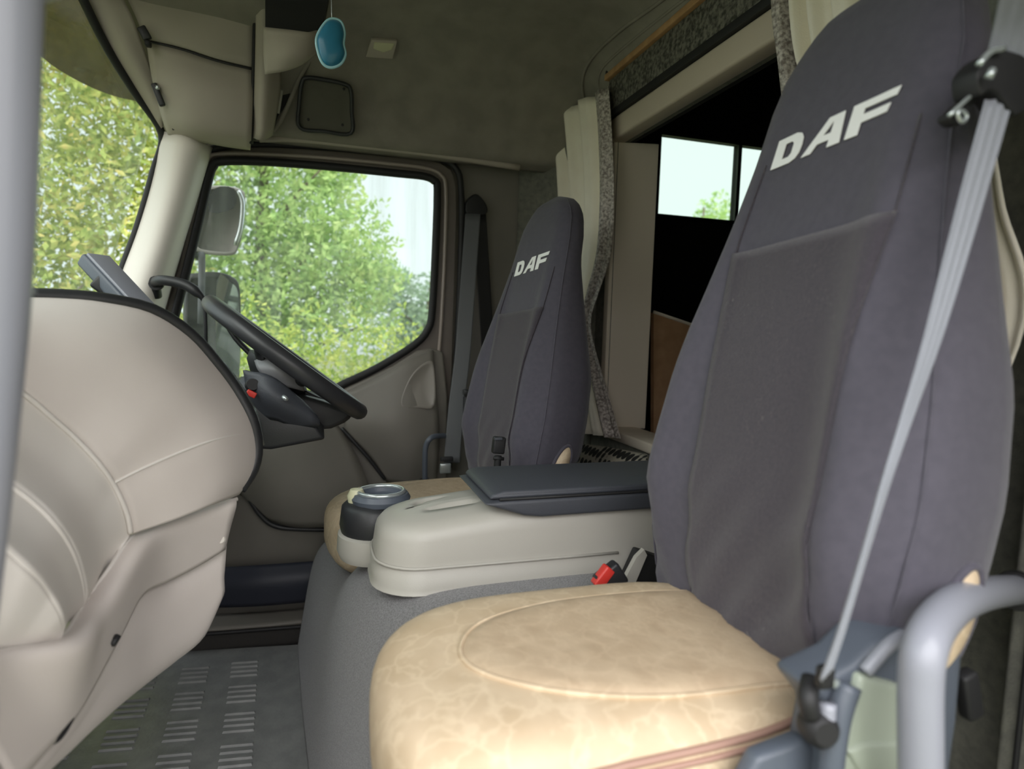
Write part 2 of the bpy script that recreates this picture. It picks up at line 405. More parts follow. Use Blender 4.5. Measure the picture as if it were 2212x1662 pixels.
for i, (a, b) in enumerate(((xa0, xa1), (xb0, xb1))):
    w = thing('window_%d' % (i + 3), ((a + b) / 2, FY, za0), None, None, None, 'structure')
    plate('window_frame', rect(a - .012, b + .012, za0 - .012, za1 + .012, FY - .012), (0, .012, 0), M_rub, w, holes=[rect(a + .004, b - .004, za0 + .004, za1 - .004, FY - .012)])
    plate('pane', rect(a, b, za0, za1, FY + .01), (0, .004, 0), G_mint, w)
# sloping wood partition and cream edge
q = px([(1412, 676), (1500, 706), (1560, 728), (1560, 1000), (1412, 1000)], Y=1.80)
wp = thing('wood_partition', q[4], 'light brown wooden partition with a sloping cream top edge, seen through the rear opening', 'partition')
plate('board', q, (0, .02, 0), M_plank, wp)
tube('edge_strip', px([(1412, 674), (1500, 704), (1560, 726)], Y=1.798), .005, M_jamb, wp, n=2)['label'] = 'cream edging'

# ================================================================== A-POST, WINDSCREEN
def ws(u, v):  # windscreen plane
    return PF(u, v, -1.03 + .0, .38)
# windscreen loop in (Y, Z), X raked
def wsx(z, y=2.06): return -.445 - (1.58 - z) * .27 - .24 * (1 - min(1, abs((y - 1.1) / .96)) ** 4)
loop = []
for y, z in [(2.09, 1.05), (2.09, 1.30), (2.085, 1.50), (2.05, 1.615), (1.95, 1.70), (1.80, 1.775), (1.5, 1.83), (1.1, 1.85), (.7, 1.83), (.35, 1.76), (.2, 1.6), (.15, 1.3), (.15, 1.05), (.7, 1.0), (1.5, 1.0)]:
    loop.append(np.array([wsx(z, y), y, z]))
w2 = thing('window_2', (-.6, 1.1, 1.0), None, None, None, 'structure')
gridmesh('windscreen', [[np.array([wsx(z, y) - .006, y, z]) for y in np.linspace(.14, 2.06, 30)] for z in np.linspace(.98, 1.86, 8)], G_screen, w2, th=.005)
tube('windscreen_seal', [np.array([wsx(z, .15), .15, z]) for z in (1.6, 1.3, 1.0)] + [np.array([wsx(1.0, y), y, 1.0]) for y in (.3, .7, 1.1, 1.5, 1.9)] + pY([(236, 690, 2.062), (262, 590, 2.062), (298, 490, 2.062), (332, 372, 2.062), (350, 290, 2.055), (290, 198, 1.99), (232, 105, 1.92), (180, 0, 1.84), (130, -110, 1.76)]), .011, M_rub, w2, n=5)
# far A-post
rows = [pY([(352, 285, 2.06), (395, 292, 2.01), (432, 305, 2.03), (455, 318, 2.10)]),
        pY([(330, 400, 2.06), (368, 405, 2.00), (404, 412, 2.02), (425, 420, 2.10)]),
        pY([(296, 510, 2.06), (335, 520, 2.00), (370, 525, 2.02), (392, 530, 2.10)]),
        pY([(262, 600, 2.06), (300, 620, 2.00), (335, 630, 2.02), (360, 640, 2.10)]),
        pY([(225, 720, 2.06), (265, 740, 2.00), (300, 750, 2.02), (330, 760, 2.10)])]
st(patch('trim_8', rows, M_pill, th=.012))
# header strip between windscreen seal and overhead lockers
rows = [pY([(175, -20, 1.84), (205, 30, 1.88), (240, 105, 1.93), (290, 190, 1.99), (350, 282, 2.05)]),
        pY([(215, -20, 1.84), (240, 30, 1.87), (275, 105, 1.91), (315, 180, 1.96), (352, 262, 2.02)]),
        pY([(255, -20, 1.86), (285, 35, 1.88), (308, 100, 1.92), (330, 165, 1.96), (356, 250, 2.0)])]
st(patch('trim_9', rows, M_over, th=.008))
# small black hinge clips on that strip
cl = thing('locker_hinge', P(318, 75, Y=1.9), 'upper dark hinge at the front edge of the overhead lockers', 'hinge', 'overhead locker hinges')
box('bracket', P(312, 72, Y=1.88), (.022, .012, .034), M_black, cl, rot=(0, -.5, 0))
box('pin', P(320, 95, Y=1.88), (.014, .02, .014), M_rub, cl)
cl2 = thing('locker_hinge', P(344, 205, Y=1.93), 'lower dark hinge where the overhead lockers meet the windscreen post', 'hinge', 'overhead locker hinges')
box('bracket', P(342, 205, Y=1.93), (.016, .012, .06), M_black, cl2, rot=(0, -.35, 0))
box('pin', P(341, 190, Y=1.925), (.010, .016, .012), M_silv, cl2)

# smoked outside sun visor beyond the windscreen
sv = thing('sun_visor', (-.9, 1.3, 1.9), 'smoked brown outside sun visor above the windscreen', 'visor')
VX = -.80
rows = []
lo = [(-400, -120), (-200, 10), (-60, 70), (40, 95), (90, 122), (130, 152), (200, 190), (262, 212), (330, 225)]
lo = [P(u, v, X=VX) for u, v in lo]
lo = [np.array([VX, p[1], p[2]]) for p in lo]
up_ = [p + np.array([.14, 0, .42]) for p in lo]
gridmesh('visor_panel', [cr(lo, 3), cr([(a + b) / 2 + np.array([-.02, 0, 0]) for a, b in zip(lo, up_)], 3), cr(up_, 3)], G_smoke, sv, th=.004)

# ================================================================== OVERHEAD LOCKERS (far end)
ov = thing('overhead_locker', (-.3, 1.95, 1.5), 'beige overhead locker panels above the windscreen corner', 'locker')
def sh(pts, d=0): return [P(u, v, Y=1.95 + d) for u, v in pts]
rows = [pY([(262, -30, 1.88), (350, -30, 1.90), (450, -30, 1.91), (551, -30, 1.91)]),
        pY([(300, 50, 1.90), (370, 45, 1.895), (460, 40, 1.90), (550, 40, 1.91)]),
        pY([(312, 83, 1.92), (390, 102, 1.91), (470, 128, 1.91), (548, 147, 1.92)])]
patch('upper_panel', rows, M_over, ov, th=.012)
rows = [pY([(318, 92, 1.92), (390, 110, 1.91), (470, 136, 1.91), (546, 153, 1.92)]),
        pY([(332, 170, 1.94), (400, 190, 1.90), (470, 205, 1.90), (545, 215, 1.92)]),
        pY([(352, 250, 1.98), (410, 268, 1.94), (475, 280, 1.94), (543, 285, 1.95)]),
        pY([(364, 288, 2.03), (420, 300, 2.02), (480, 312, 2.02), (541, 321, 2.02)])]
patch('lower_panel', rows, M_over, ov, th=.012)
tube('gap_seal', pY([(314, 88, 1.915), (390, 106, 1.905), (470, 132, 1.905), (548, 150, 1.915)]), .0035, M_rub, ov)
plate('backing', pY([(300, -60, 1.99), (552, -60, 1.99), (552, 300, 1.99), (372, 280, 1.99), (330, 120, 1.99)]), (0, .02, 0), M_rub, ov)
tube('end_seal', pY([(553, -30, 1.90), (550, 60, 1.90), (548, 150, 1.91), (545, 240, 1.93), (543, 310, 1.98)]), .0055, M_rub, ov)

# shelf divider, centre pod with black panel
dv = thing('overhead_shelf', (-.12, 1.9, 1.5), 'beige overhead shelf end with rounded pod and black insert beside the blue air freshener', 'shelf')
rows = [pY([(556, -30, 1.88), (575, -30, 1.86), (598, -30, 1.90)]),
        pY([(555, 80, 1.88), (574, 80, 1.86), (594, 80, 1.90)]),
        pY([(553, 180, 1.90), (572, 180, 1.88), (604, 180, 1.93)]),
        pY([(549, 298, 1.97), (566, 302, 1.95), (586, 292, 1.98)])]
patch('divider', rows, M_over, dv, th=.01)
rows = [pY([(572, 60, 1.72), (620, 66, 1.70), (665, 70, 1.70), (690, 66, 1.74)]),
        pY([(572, 110, 1.73), (620, 112, 1.70), (660, 112, 1.71), (684, 105, 1.75)]),
        pY([(574, 160, 1.76), (610, 152, 1.74), (645, 138, 1.74), (668, 122, 1.78)])]
patch('pod', rows, M_over, dv, th=.012)
plate('black_insert', pY([(573, -40, 1.74), (715, -40, 1.74), (700, 40, 1.74), (680, 70, 1.74), (630, 72, 1.74), (573, 62, 1.74)]), (0, .06, 0), M_rub, dv)
plate('shelf_back', pY([(590, -40, 1.99), (760, -40, 1.97), (720, 90, 1.99), (640, 190, 2.0), (600, 250, 2.01), (585, 290, 2.01)]), (0, .01, 0), M_rub, dv)
tube('shelf_edge', pY([(740, -30, 1.90), (716, 60, 1.93), (690, 100, 1.95), (650, 165, 1.97), (612, 250, 1.99), (590, 285, 2.0)]), .006, M_head, dv)
tube('light_strip', pY([(608, 195, 1.96), (604, 220, 1.96), (600, 245, 1.97)]), .005, M_cons, dv)

# speaker grille
sk = thing('speaker', P(705, 230, Y=1.98), 'square dark speaker grille set in the roof lining above the driver window', 'speaker')
o_ = cr(pY([(652, 180, 1.962), (664, 168, 1.955), (700, 172, 1.955), (745, 182, 1.955), (758, 196, 1.96), (760, 240, 1.985), (758, 288, 2.01), (700, 284, 2.01), (648, 276, 2.01), (646, 230, 1.985)]), 5, True)
rows = [o_, [p * .93 + np.mean(o_, 0) * .07 + np.array([0, .008, 0]) for p in o_], [p * .6 + np.mean(o_, 0) * .4 + np.array([0, .004, 0]) for p in o_], [p * .05 + np.mean(o_, 0) * .95 for p in o_]]
grl = gridmesh('grille', rows, mat('grille', (.13, .125, .10), .9, bump=.8, bscale=1400.), sk, closed=True)
tube('surround', o_, .006, M_black, sk, n=1, closed=True)
for u, v in ((743, 192), (666, 258), (740, 270)):
    lathe('screw', [(0, -.004), (.004, -.003), (.004, 0), (0, .001)], P(u, v, Y=1.985 if v > 200 else 1.955), M_rub, grl, axis=(0, -1, 0), seg=12)

# ceiling lamp
lp = P(828, 102, Z=1.862)
la = thing('ceiling_lamp', lp, 'small square roof lamp with a cream lens set in the headliner', 'lamp')
la_y = min(lp[1], 1.80)
lc = P(828, 102, Y=1.88)
def cl_z(x, y): return 1.865 - (drop(y, farT) ** 3 + drop(x, rearT) ** 3) ** (1 / 3)
# find intersection of the pixel ray with the lining
def onroof(u, v, d=0.):
    lo_, hi_ = .5, 2.08
    for _ in range(40):
        m_ = (lo_ + hi_) / 2; p = P(u, v, Y=m_)
        if p[2] > cl_z(p[0], p[1]): hi_ = m_
        else: lo_ = m_
    p = P(u, v, Y=lo_); return p - np.array([0, d * .5, d])
tube('trim_1', [onroof(u, v) for u, v in [(1268, 235), (1258, 190), (1264, 150), (1290, 112), (1345, 62), (1420, 8), (1500, -55)]], .005, M_head)['kind'] = 'structure'
tube('trim_2', [onroof(u, v) for u, v in [(1300, 215), (1292, 180), (1300, 150), (1330, 118), (1400, 60), (1470, 5), (1540, -50)]], .004, M_head)['kind'] = 'structure'
qb = [onroof(u, v) for u, v in [(802, 80), (858, 84), (848, 122), (790, 118)]]
plate('bezel', qb, (0, -.006, -.010), M_over, la, bev=.002)
ql = [onroof(u, v, .006) for u, v in [(808, 84), (852, 87), (846, 100), (828, 106), (806, 98)]]
plate('lens', ql, (0, -.004, -.008), M_lamp, la, bev=.003)['label'] = 'cream lens'

# air freshener
fc = P(715, 95, Y=1.30)
af = thing('air_freshener', fc, 'blue bean shaped air freshener hanging on a thread under the overhead shelf', 'air freshener')
out = [(700, 52), (716, 41), (736, 47), (744, 70), (742, 95), (746, 118), (736, 138), (716, 146), (698, 138), (687, 112), (684, 82)]
oo = cr([P(u, v, Y=1.30) for u, v in out], 5, True); cen = np.mean(oo, 0)
rows = []
for s, d in ((.02, .012), (.5, .0115), (.82, .008), (1, 0), (.82, -.008), (.5, -.0115), (.02, -.012)):
    rows.append([cen + (p - cen) * s + np.array([0, d, 0]) for p in oo])
gridmesh('gel_body', rows, M_blue, af, closed=True)
tube('rim', oo, .0028, mat('freshener_rim', (.35, .62, .70), .2), af, n=1, closed=True)
tube('thread', [P(717, 44, Y=1.30), P(716, 0, Y=1.30), P(716, -120, Y=1.30)], .0009, M_silv, af, n=2, seg=6)

# ================================================================== DRIVER'S DOOR
d1 = thing('door_1', (.05, 2.15, 0), None, None, None, 'structure')
DY = 2.13
hole = cr(px([(478, 350), (560, 350), (700, 360), (860, 376), (915, 382), (938, 392), (944, 412), (940, 540), (933, 670), (924, 712), (895, 745), (820, 792), (745, 828), (690, 850), (560, 858), (420, 858), (360, 835), (352, 790), (385, 660), (430, 480), (452, 385), (462, 360)], Y=DY), 3, True)
outer = px([(462, 318), (560, 316), (700, 323), (860, 338), (945, 350), (974, 368), (984, 400), (985, 470), (982, 560), (975, 800), (962, 1010), (955, 1150), (952, 1345), (700, 1338), (430, 1372), (330, 1372), (290, 1100), (290, 800), (352, 640), (400, 490), (440, 345)], Y=DY)
plate('door_frame', outer, (0, .045, 0), M_frame, d1, holes=[hole])
tube('window_seal', [p + np.array([0, -.006, 0]) for p in hole], .013, M_rub, d1, n=1, closed=True)
ringp = px([(352, 680), (395, 520), (432, 380), (450, 345), (472, 334), (560, 334), (700, 342), (860, 357), (925, 366), (952, 380), (962, 410), (960, 540), (952, 700), (945, 800), (948, 900), (945, 1000)], Y=DY)
tube('frame_bead', [p + np.array([0, -.006, 0]) for p in ringp], .007, mat('bead_paint', (.30, .255, .225), .3, coat=.4), d1, n=4)
outs = px([(345, 640), (392, 500), (436, 350), (460, 322), (560, 311), (700, 318), (860, 333), (950, 344), (985, 365), (996, 410), (996, 540), (985, 800), (970, 1010)], Y=DY - .01)
tube('door_seal', outs, .011, M_rub, d1, n=4)
plate('pane', [p + np.array([0, .02, 0]) for p in hole], (0, .004, 0), G_door, d1)
# lower lining of the door
lin = px([(958, 760), (930, 752), (900, 758), (850, 790), (800, 815), (742, 842), (690, 862), (560, 872), (330, 872), (300, 1372), (430, 1372), (640, 1342), (955, 1342), (965, 1010), (968, 860)], Y=2.11)
plate('lining', lin, (0, .025, 0), M_trim, d1, bev=.01)
# raised upper panel with finger recess
rows = [pY([(745, 850, 2.10), (810, 820, 2.095), (880, 780, 2.09), (935, 756, 2.10)]),
        pY([(748, 900, 2.09), (815, 880, 2.07), (880, 865, 2.065), (945, 880, 2.09)]),
        pY([(750, 935, 2.09), (815, 925, 2.06), (880, 922, 2.055), (948, 935, 2.09)]),
        pY([(800, 985, 2.09), (845, 990, 2.07), (890, 995, 2.065), (945, 1000, 2.09)]),
        pY([(835, 1040, 2.10), (870, 1045, 2.09), (905, 1050, 2.09), (940, 1055, 2.10)])]
arr = patch('armrest', rows, M_trim, d1, th=.01)
rec = cr(pY([(868, 876, 2.055), (878, 835, 2.065), (900, 800, 2.072), (928, 782, 2.08), (938, 800, 2.08), (938, 876, 2.07), (905, 881, 2.06)]), 4, True)
rc = np.mean(rec, 0)
gridmesh('pull_recess', [[p * 1.04 - rc * .04 + np.array([0, .006, 0]) for p in rec], rec, [p * .9 + rc * .1 + np.array([0, .004, 0]) for p in rec], [p * .05 + rc * .95 + np.array([0, .002, 0]) for p in rec]], mat('recess_grey', (.27, .25, .22), .4), arr, closed=True)
tube('lining_groove', pY([(738, 925, 2.085), (765, 955, 2.08), (800, 995, 2.08), (832, 1036, 2.085)]), .006, M_black, d1)
tube('lining_groove', pY([(500, 1050, 2.09), (535, 1075, 2.085), (560, 1110, 2.085), (590, 1135, 2.085), (640, 1143, 2.085), (760, 1145, 2.085)]), .008, M_black, d1)
rows = [pY([(470, 870, 2.09), (560, 868, 2.085), (650, 880, 2.08), (730, 920, 2.09)]),
        pY([(480, 960, 2.08), (560, 960, 2.05), (660, 965, 2.05), (770, 985, 2.08)]),
        pY([(510, 1050, 2.08), (580, 1060, 2.045), (680, 1065, 2.045), (800, 1060, 2.08)]),
        pY([(580, 1125, 2.095), (640, 1138, 2.07), (720, 1138, 2.07), (830, 1135, 2.095)])]
patch('lower_bulge', rows, M_trim, d1, th=.01)
rows = [pY([(440, 1228, 2.085), (560, 1222, 2.06), (700, 1212, 2.06)]),
        pY([(440, 1270, 2.07), (560, 1262, 2.03), (700, 1250, 2.03)]),
        pY([(440, 1312, 2.085), (560, 1308, 2.05), (700, 1296, 2.05)])]
patch('door_pocket', rows, M_navy, d1, th=.01)['label'] = 'dark blue map pocket'
# sill
si = thing('trim_10', (0, 2.0, 0), None, None, None, 'structure')
patch('sill_cover', [pY([(400, 1335, 2.06), (560, 1325, 2.06), (720, 1312, 2.06)]), pY([(390, 1368, 1.99), (560, 1355, 1.99), (720, 1340, 1.99)])], M_trim, si, th=.01)
tube('sill_seal', pY([(395, 1374, 1.99), (560, 1361, 1.99), (700, 1350, 1.99)]), .006, M_rub, si)
patch('sill_carpet', [pY([(380, 1376, 2.0), (500, 1368, 2.0), (650, 1356, 2.0)]), pY([(360, 1424, 1.99), (520, 1416, 1.99), (660, 1385, 1.99)])], mat('sill_felt', (.035, .033, .03), .95, bump=.5), si, th=.01)

# small black hooked grab handle on the A-post in front of the driver's window
gh = thing('grab_handle', P(345, 610, Y=1.98), 'thin black hooked grab bar fixed to the far windscreen post, beside the steering wheel', 'grab handle')
tube('bar', pY([(338, 640, 2.03), (336, 612, 2.0), (352, 606, 1.96), (395, 614, 1.94), (425, 632, 1.93), (442, 660, 1.93), (445, 760, 1.95), (444, 820, 2.0)]), lambda t: .0145 if t < .55 else .0145 - .009 * min(1, (t - .55) / .15), M_black, gh, seg=12)
lathe('mount', [(.0, -.004), (.02, -.004), (.02, .006), (0, .008)], P(338, 612, Y=2.0), M_rub, gh, axis=(0, -1, 0))

# grab bar beside driver's seat
gb = thing('grab_handle', P(918, 1030, Y=1.92), 'black bent grab bar standing beside the driver seat belt buckle', 'grab handle')
tube('bar', pY([(918, 1040, 1.92), (918, 1000, 1.92), (920, 965, 1.92), (932, 946, 1.92), (955, 942, 1.95), (975, 944, 2.0)]), .0085, M_slate, gb)
box('foot', P(918, 1045, Y=1.92), (.03, .03, .03), M_rub, gb)

# ================================================================== DASHBOARD
da = thing('dashboard', (-.5, 1.1, .5), 'pale grey wraparound dashboard with black rim and stepped passenger side', 'dashboard')
A = pY([(40, 648, 1.03), (130, 650, 1.05), (220, 658, 1.07), (320, 680, 1.10), (400, 730, 1.125), (455, 790, 1.14), (500, 850, 1.15), (535, 915, 1.15), (547, 975, 1.15), (538, 1025, 1.14), (510, 1068, 1.12)])
B = pY([(30, 835, .91), (75, 870, .92), (115, 905, .93), (155, 940, .94), (190, 975, .945), (220, 1010, .95), (244, 1045, .96), (262, 1080, .965), (274, 1110, .97), (280, 1135, .975), (282, 1152, .98)])
Mi = [(.68 * a + .32 * b) + np.array([.012, -.03, .010]) for a, b in zip(A, B)]
Mi2 = [(.35 * a + .65 * b) + np.array([.010, -.025, .006]) for a, b in zip(A, B)]
Aedge = [a + np.array([-.004, .02, -.002]) for a in A]
scv = patch('side_cover', [Aedge, A, Mi, Mi2, B], M_dash, da, n=4, k=6, th=.008)
# seams
def near_pts(pts, d): return [p + (EYE - p) / np.linalg.norm(EYE - p) * d for p in pts]
tube('black_rim', cr([a + np.array([.004, .012, .006]) for a in A], 3), .0115, M_black, da, n=1, seg=12)
si_ = [A[7], .7 * A[7] + .3 * Mi[7], Mi[7] * .5 + Mi[8] * .5, .5 * Mi2[7] + .5 * Mi2[8], B[6] * .3 + .7 * B[7]]
G1 = net([Aedge, A, Mi, Mi2, B], 4, 6)
def onnet(i, j): return G1[i][j]
# raised seam running across the side cover
nr_, nc_ = len(G1), len(G1[0]); seam = []
for k_ in range(14):
    s_ = k_ / 13; fi = 6 + s_ * (nr_ - 7); fj = 29.5 - 5.5 * s_
    i = min(nr_ - 2, int(fi)); j = int(fj); a_, b_ = fi - i, fj - j
    q_ = (G1[i][j] * (1 - a_) + G1[i + 1][j] * a_) * (1 - b_) + (G1[i][j + 1] * (1 - a_) + G1[i + 1][j + 1] * a_) * b_
    seam.append(q_ + (EYE - q_) / np.linalg.norm(EYE - q_) * .004)
tube('cover_seam', seam, .0022, M_dash2, scv, n=3, seg=8)
# light beads standing in for the lit lips along the pad seams
Bx = near_pts(B, .004)
tube('pad_lit_lip', Bx, .0035, M_dash2, da, n=3, seg=8)
# passenger pad, stepped bowls
Cc = pY([(-30, 1010, .78), (15, 1045, .785), (55, 1075, .79), (90, 1105, .795), (120, 1138, .80), (142, 1170, .81), (158, 1202, .82), (168, 1232, .83), (175, 1262, .84), (178, 1290, .85), (172, 1315, .86)])
B2 = pY([(30, 835, .915), (75, 870, .925), (115, 905, .935), (155, 940, .945), (190, 975, .95), (220, 1010, .955), (244, 1045, .965), (262, 1080, .97), (276, 1115, .98), (280, 1150, .985), (262, 1195, .96)])
BC = [(.5 * a + .5 * b) + np.array([-.012, .018, -.010]) for a, b in zip(B2, Cc)]
patch('passenger_pad', [B2, BC, Cc], M_dash2, da, n=4, k=8, th=.008)
tube('pad_lit_lip', near_pts(Cc, .004), .0035, M_dash2, da, n=3, seg=8)
Dd = pY([(-80, 1130, .66), (-40, 1158, .665), (0, 1185, .67), (30, 1210, .675), (58, 1236, .68), (82, 1262, .69), (100, 1288, .70), (115, 1312, .705), (125, 1335, .71), (129, 1358, .72), (122, 1382, .725)])
C2 = near_pts(Cc, -.004)
CD = [(.5 * a + .5 * b) + np.array([-.008, .010, -.004]) for a, b in zip(C2, Dd)]
patch('passenger_pad', [C2, CD, Dd], M_dash2, da, n=4, k=6, th=.008)
Ee = pY([(-80, 1425, .62), (-60, 1422, .625), (-40, 1419, .63), (-20, 1416, .64), (0, 1413, .65), (20, 1410, .66), (40, 1406, .67), (60, 1402, .68), (80, 1398, .69), (100, 1392, .70), (118, 1385, .715)])
patch('glovebox_recess', [near_pts(Dd, -.004), [(.5 * a + .5 * b) + np.array([-.004, .004, 0]) for a, b in zip(Dd, Ee)], [e + np.array([-.01, .01, 0]) for e in Ee]], M_dash2, da, n=4, k=6, th=.008)
# lower front: bevelled strip, pocket panel, kick panel
F = pY([(512, 1078, 1.13), (420, 1105, 1.09), (340, 1130, 1.045), (285, 1162, .995), (240, 1225, .935), (180, 1312, .865), (128, 1384, .735), (20, 1408, .67), (-90, 1430, .60)])
F1 = pY([(508, 1094, 1.115), (422, 1122, 1.07), (350, 1150, 1.02), (303, 1190, .965), (262, 1258, .905), (215, 1330, .83), (172, 1396, .72), (20, 1428, .655), (-90, 1452, .59)])
H0 = pY([(496, 1135, 1.115), (420, 1170, 1.075), (352, 1208, 1.03), (303, 1240, .965), (262, 1320, .90), (215, 1390, .82), (165, 1480, .74), (70, 1530, .68), (-60, 1570, .60)])
H1 = pY([(484, 1186, 1.12), (425, 1222, 1.09), (360, 1255, 1.05), (305, 1284, .98), (262, 1362, .905), (217, 1447, .83), (162, 1543, .76), (103, 1613, .70), (20, 1710, .62)])
lpn = patch('lower_panel', [F, F1, H0, H1], M_dash, da, n=5, k=6, th=.008)
tube('ledge_lip', near_pts(F, .003), .004, M_dash2, da, n=4, seg=8)
H2 = pY([(488, 1180, 1.15), (428, 1216, 1.12), (364, 1250, 1.08), (309, 1276, 1.01), (266, 1355, .935), (221, 1440, .86), (168, 1535, .79), (110, 1605, .73), (20, 1710, .65)])
H3 = pY([(482, 1240, 1.13), (430, 1280, 1.095), (375, 1320, 1.05), (320, 1370, .99), (270, 1425, .92), (215, 1490, .85), (160, 1570, .785), (100, 1640, .72), (10, 1740, .64)])
G = pY([(474, 1290, 1.13), (438, 1372, 1.10), (378, 1424, 1.05), (318, 1470, .99), (265, 1512, .93), (208, 1562, .86), (150, 1615, .80), (90, 1668, .74), (0, 1760, .66)])
G2 = [p + np.array([-.06, .05, -.02]) for p in G]
patch('kick_panel', [H2, H3, G, G2], M_dash, da, n=5, k=6, th=.008)
# slots and screw recess
tube('slot', near_pts(pY([(242, 1394, .85), (255, 1374, .86)]), .0), .004, M_rub, da, n=2, seg=8)
tube('slot', near_pts(pY([(104, 1610, .71), (125, 1590, .73), (158, 1552, .755)]), .012), lambda t: .0015 + .004 * math.sin(math.pi * t), M_rub, da, n=4, seg=8)
lathe('screw_recess', [(0, .004), (.006, .004), (.009, .0), (.011, -.002)], near_pts([P(476, 1165, Y=1.115)], .006)[0], M_pill, lpn, axis=(.3, -1, 0), seg=16)
tube('clip', near_pts(pY([(495, 1078, 1.13), (507, 1066, 1.13)]), .004), .004, M_rub, da, n=2, seg=8)
# driver side body of the dash, hidden behind the rim, and its switch face
prof = [(-.70, .975), (-.60, .965), (-.50, .925), (-.40, .86), (-.335, .78), (-.31, .70), (-.36, .60), (-.70, .5)]
plate('driver_fascia', [(x, 1.17, z) for x, z in prof], (0, .90, 0), M_black, da, bev=.01)
sp_ = [a + np.array([.010, .022, .004]) for a in A[5:9]]
sp2 = [a + np.array([.014, .045, .002]) for a in A[5:9]]
patch('switch_panel', [sp_, sp2], M_silv, da, n=4, k=2, th=.005)['label'] = 'silvery switch strip'
for k_, (u, v) in enumerate(((497, 815), (515, 845), (531, 876), (543, 905))):
    box('switch', P(u, v, Y=1.20), (.012, .02, .016), M_black if k_ % 2 == 0 else M_silv, da, rot=(0, .9, 0), bev=.002)
chain = [A[0], Mi[0], B[0], Cc[0], Dd[0], Ee[0], F[-1], F1[-1], H0[-1], H1[-1], G[-1]]
ch1 = [np.array([p[0] - .03, p[1] * .62, p[2]]) for p in chain]; ch2 = [np.array([p[0] - .08, .13, p[2]]) for p in chain]
patch('passenger_front', [chain, ch1, ch2], M_dash2, da, n=3, k=4, th=.008)
plate('dash_top', [(A[0][0] - .005, 1.17, .968), (A[0][0] - .005, 1.0, .968), (A[0][0] - .08, .13, .968), (-.68, .13, .968), (-.68, 1.17, .968)], (0, 0, .02), M_char, da, bev=.005)
# bottom of dash towards bulkhead
plate('bulkhead_cover', [(-.72, .15, .02), (-.72, 2.08, .02), (-.72, 2.08, 1.0), (-.72, .15, 1.0)], (-.02, 0, 0), M_black, da)

# phone holder on the dash
ph = thing('phone_holder', P(250, 640, Y=1.35), 'black phone holder sticking up from the dashboard in front of the windscreen', 'phone holder')
a_, b_ = P(205, 578, Y=1.33), P(300, 662, Y=1.27)
ax = (b_ - a_); Ln = np.linalg.norm(ax)
box('cradle', (a_ + b_) / 2, (Ln + .03, .05, .026), M_slate, ph, rot=(0, math.atan2(-ax[2], ax[0]), math.atan2(ax[1], ax[0])), bev=.006)
box('back_clamp', P(228, 618, Y=1.30), (.035, .03, .03), M_black, ph, rot=(0, .7, 0), bev=.005)
tube('arm', [P(235, 628, Y=1.31), P(255, 640, Y=1.31), P(262, 665, Y=1.31)], .008, M_black, ph, n=3)
box('edge_band', (a_ + b_) / 2 + np.array([.009, -.004, .011]), (Ln + .02, .044, .006), M_metal, ph, rot=(0, math.atan2(-ax[2], ax[0]), math.atan2(ax[1], ax[0])), bev=.002)

# ================================================================== STEERING WHEEL AND COLUMN
sw = thing('steering_wheel', (-.072, 1.6, .912), 'black steering wheel, seen edge-on beyond the dashboard', 'steering wheel')
nrm = Vector((.605, .045, .796)).normalized(); qn = Vector((0, 0, 1)).rotation_difference(nrm)
ctr = Vector((-.072, 1.6, .912))
rim = [np.array(ctr + qn @ Vector((.21 * math.cos(a), .21 * math.sin(a), 0))) for a in np.linspace(0, 2 * math.pi, 48, endpoint=False)]
tube('rim', rim, .020, M_blk2, sw, n=1, seg=14, closed=True)
for k_, a in enumerate((0.15, math.pi - .15, math.pi / 2 * 3 + .35, math.pi / 2 * 3 - .35)):
    e1 = ctr + qn @ Vector((.20 * math.cos(a), .20 * math.sin(a), 0)); c0 = ctr + qn @ Vector((.05 * math.cos(a), .05 * math.sin(a), -.045))
    tube('spoke', [np.array(c0), np.array((c0 + e1) / 2 + nrm * -.01), np.array(e1)], .014, M_black, sw, n=4, seg=10, flat=.5, up=tuple(nrm))
lathe('hub', [(0, -.075), (.05, -.075), (.075, -.055), (.082, -.035), (.06, -.018), (0, -.012)], ctr, M_black, sw, axis=nrm, seg=32)
col = thing('steering_column', (-.13, 1.6, .75), 'dark steering column shroud with ignition lock under the wheel', 'steering column')
# shroud: tapered box along the column axis
rows = []
for t, w, h in ((-.06, .055, .035), (-.09, .075, .05), (-.17, .08, .06), (-.26, .075, .07), (-.40, .07, .09)):
    c0 = ctr + nrm * t; r = []
    for k_ in range(24):
        a = 2 * math.pi * k_ / 24; cx = math.copysign(abs(math.cos(a)) ** .6, math.cos(a)); cy = math.copysign(abs(math.sin(a)) ** .6, math.sin(a))
        r.append(np.array(c0 + qn @ Vector((h * cx, w * cy, 0))))
    rows.append(r)
gridmesh('shroud', rows, M_char, col, closed=True, th=.004)
rows = [pY([(552, 782, 1.48), (590, 765, 1.47), (632, 775, 1.47)]), pY([(560, 800, 1.46), (600, 800, 1.44), (650, 800, 1.46)]), pY([(590, 822, 1.46), (620, 835, 1.45), (655, 845, 1.47)])]
patch('upper_cover', rows, mat('column_grey', (.20, .20, .21), .35), col, th=.01)['label'] = 'grey upper cover'
patch('lower_cover', [pY([(528, 800, 1.42), (585, 815, 1.40), (650, 868, 1.42)]), pY([(540, 850, 1.42), (590, 860, 1.38), (690, 915, 1.42)]), pY([(565, 905, 1.44), (600, 905, 1.42), (640, 925, 1.44)])], M_char, col, th=.012)
lathe('ignition_lock', [(0, .012), (.012, .012), (.014, 0), (.014, -.01)], P(545, 832, Y=1.40), M_rub, col, axis=(.2, -1, .2), seg=20)
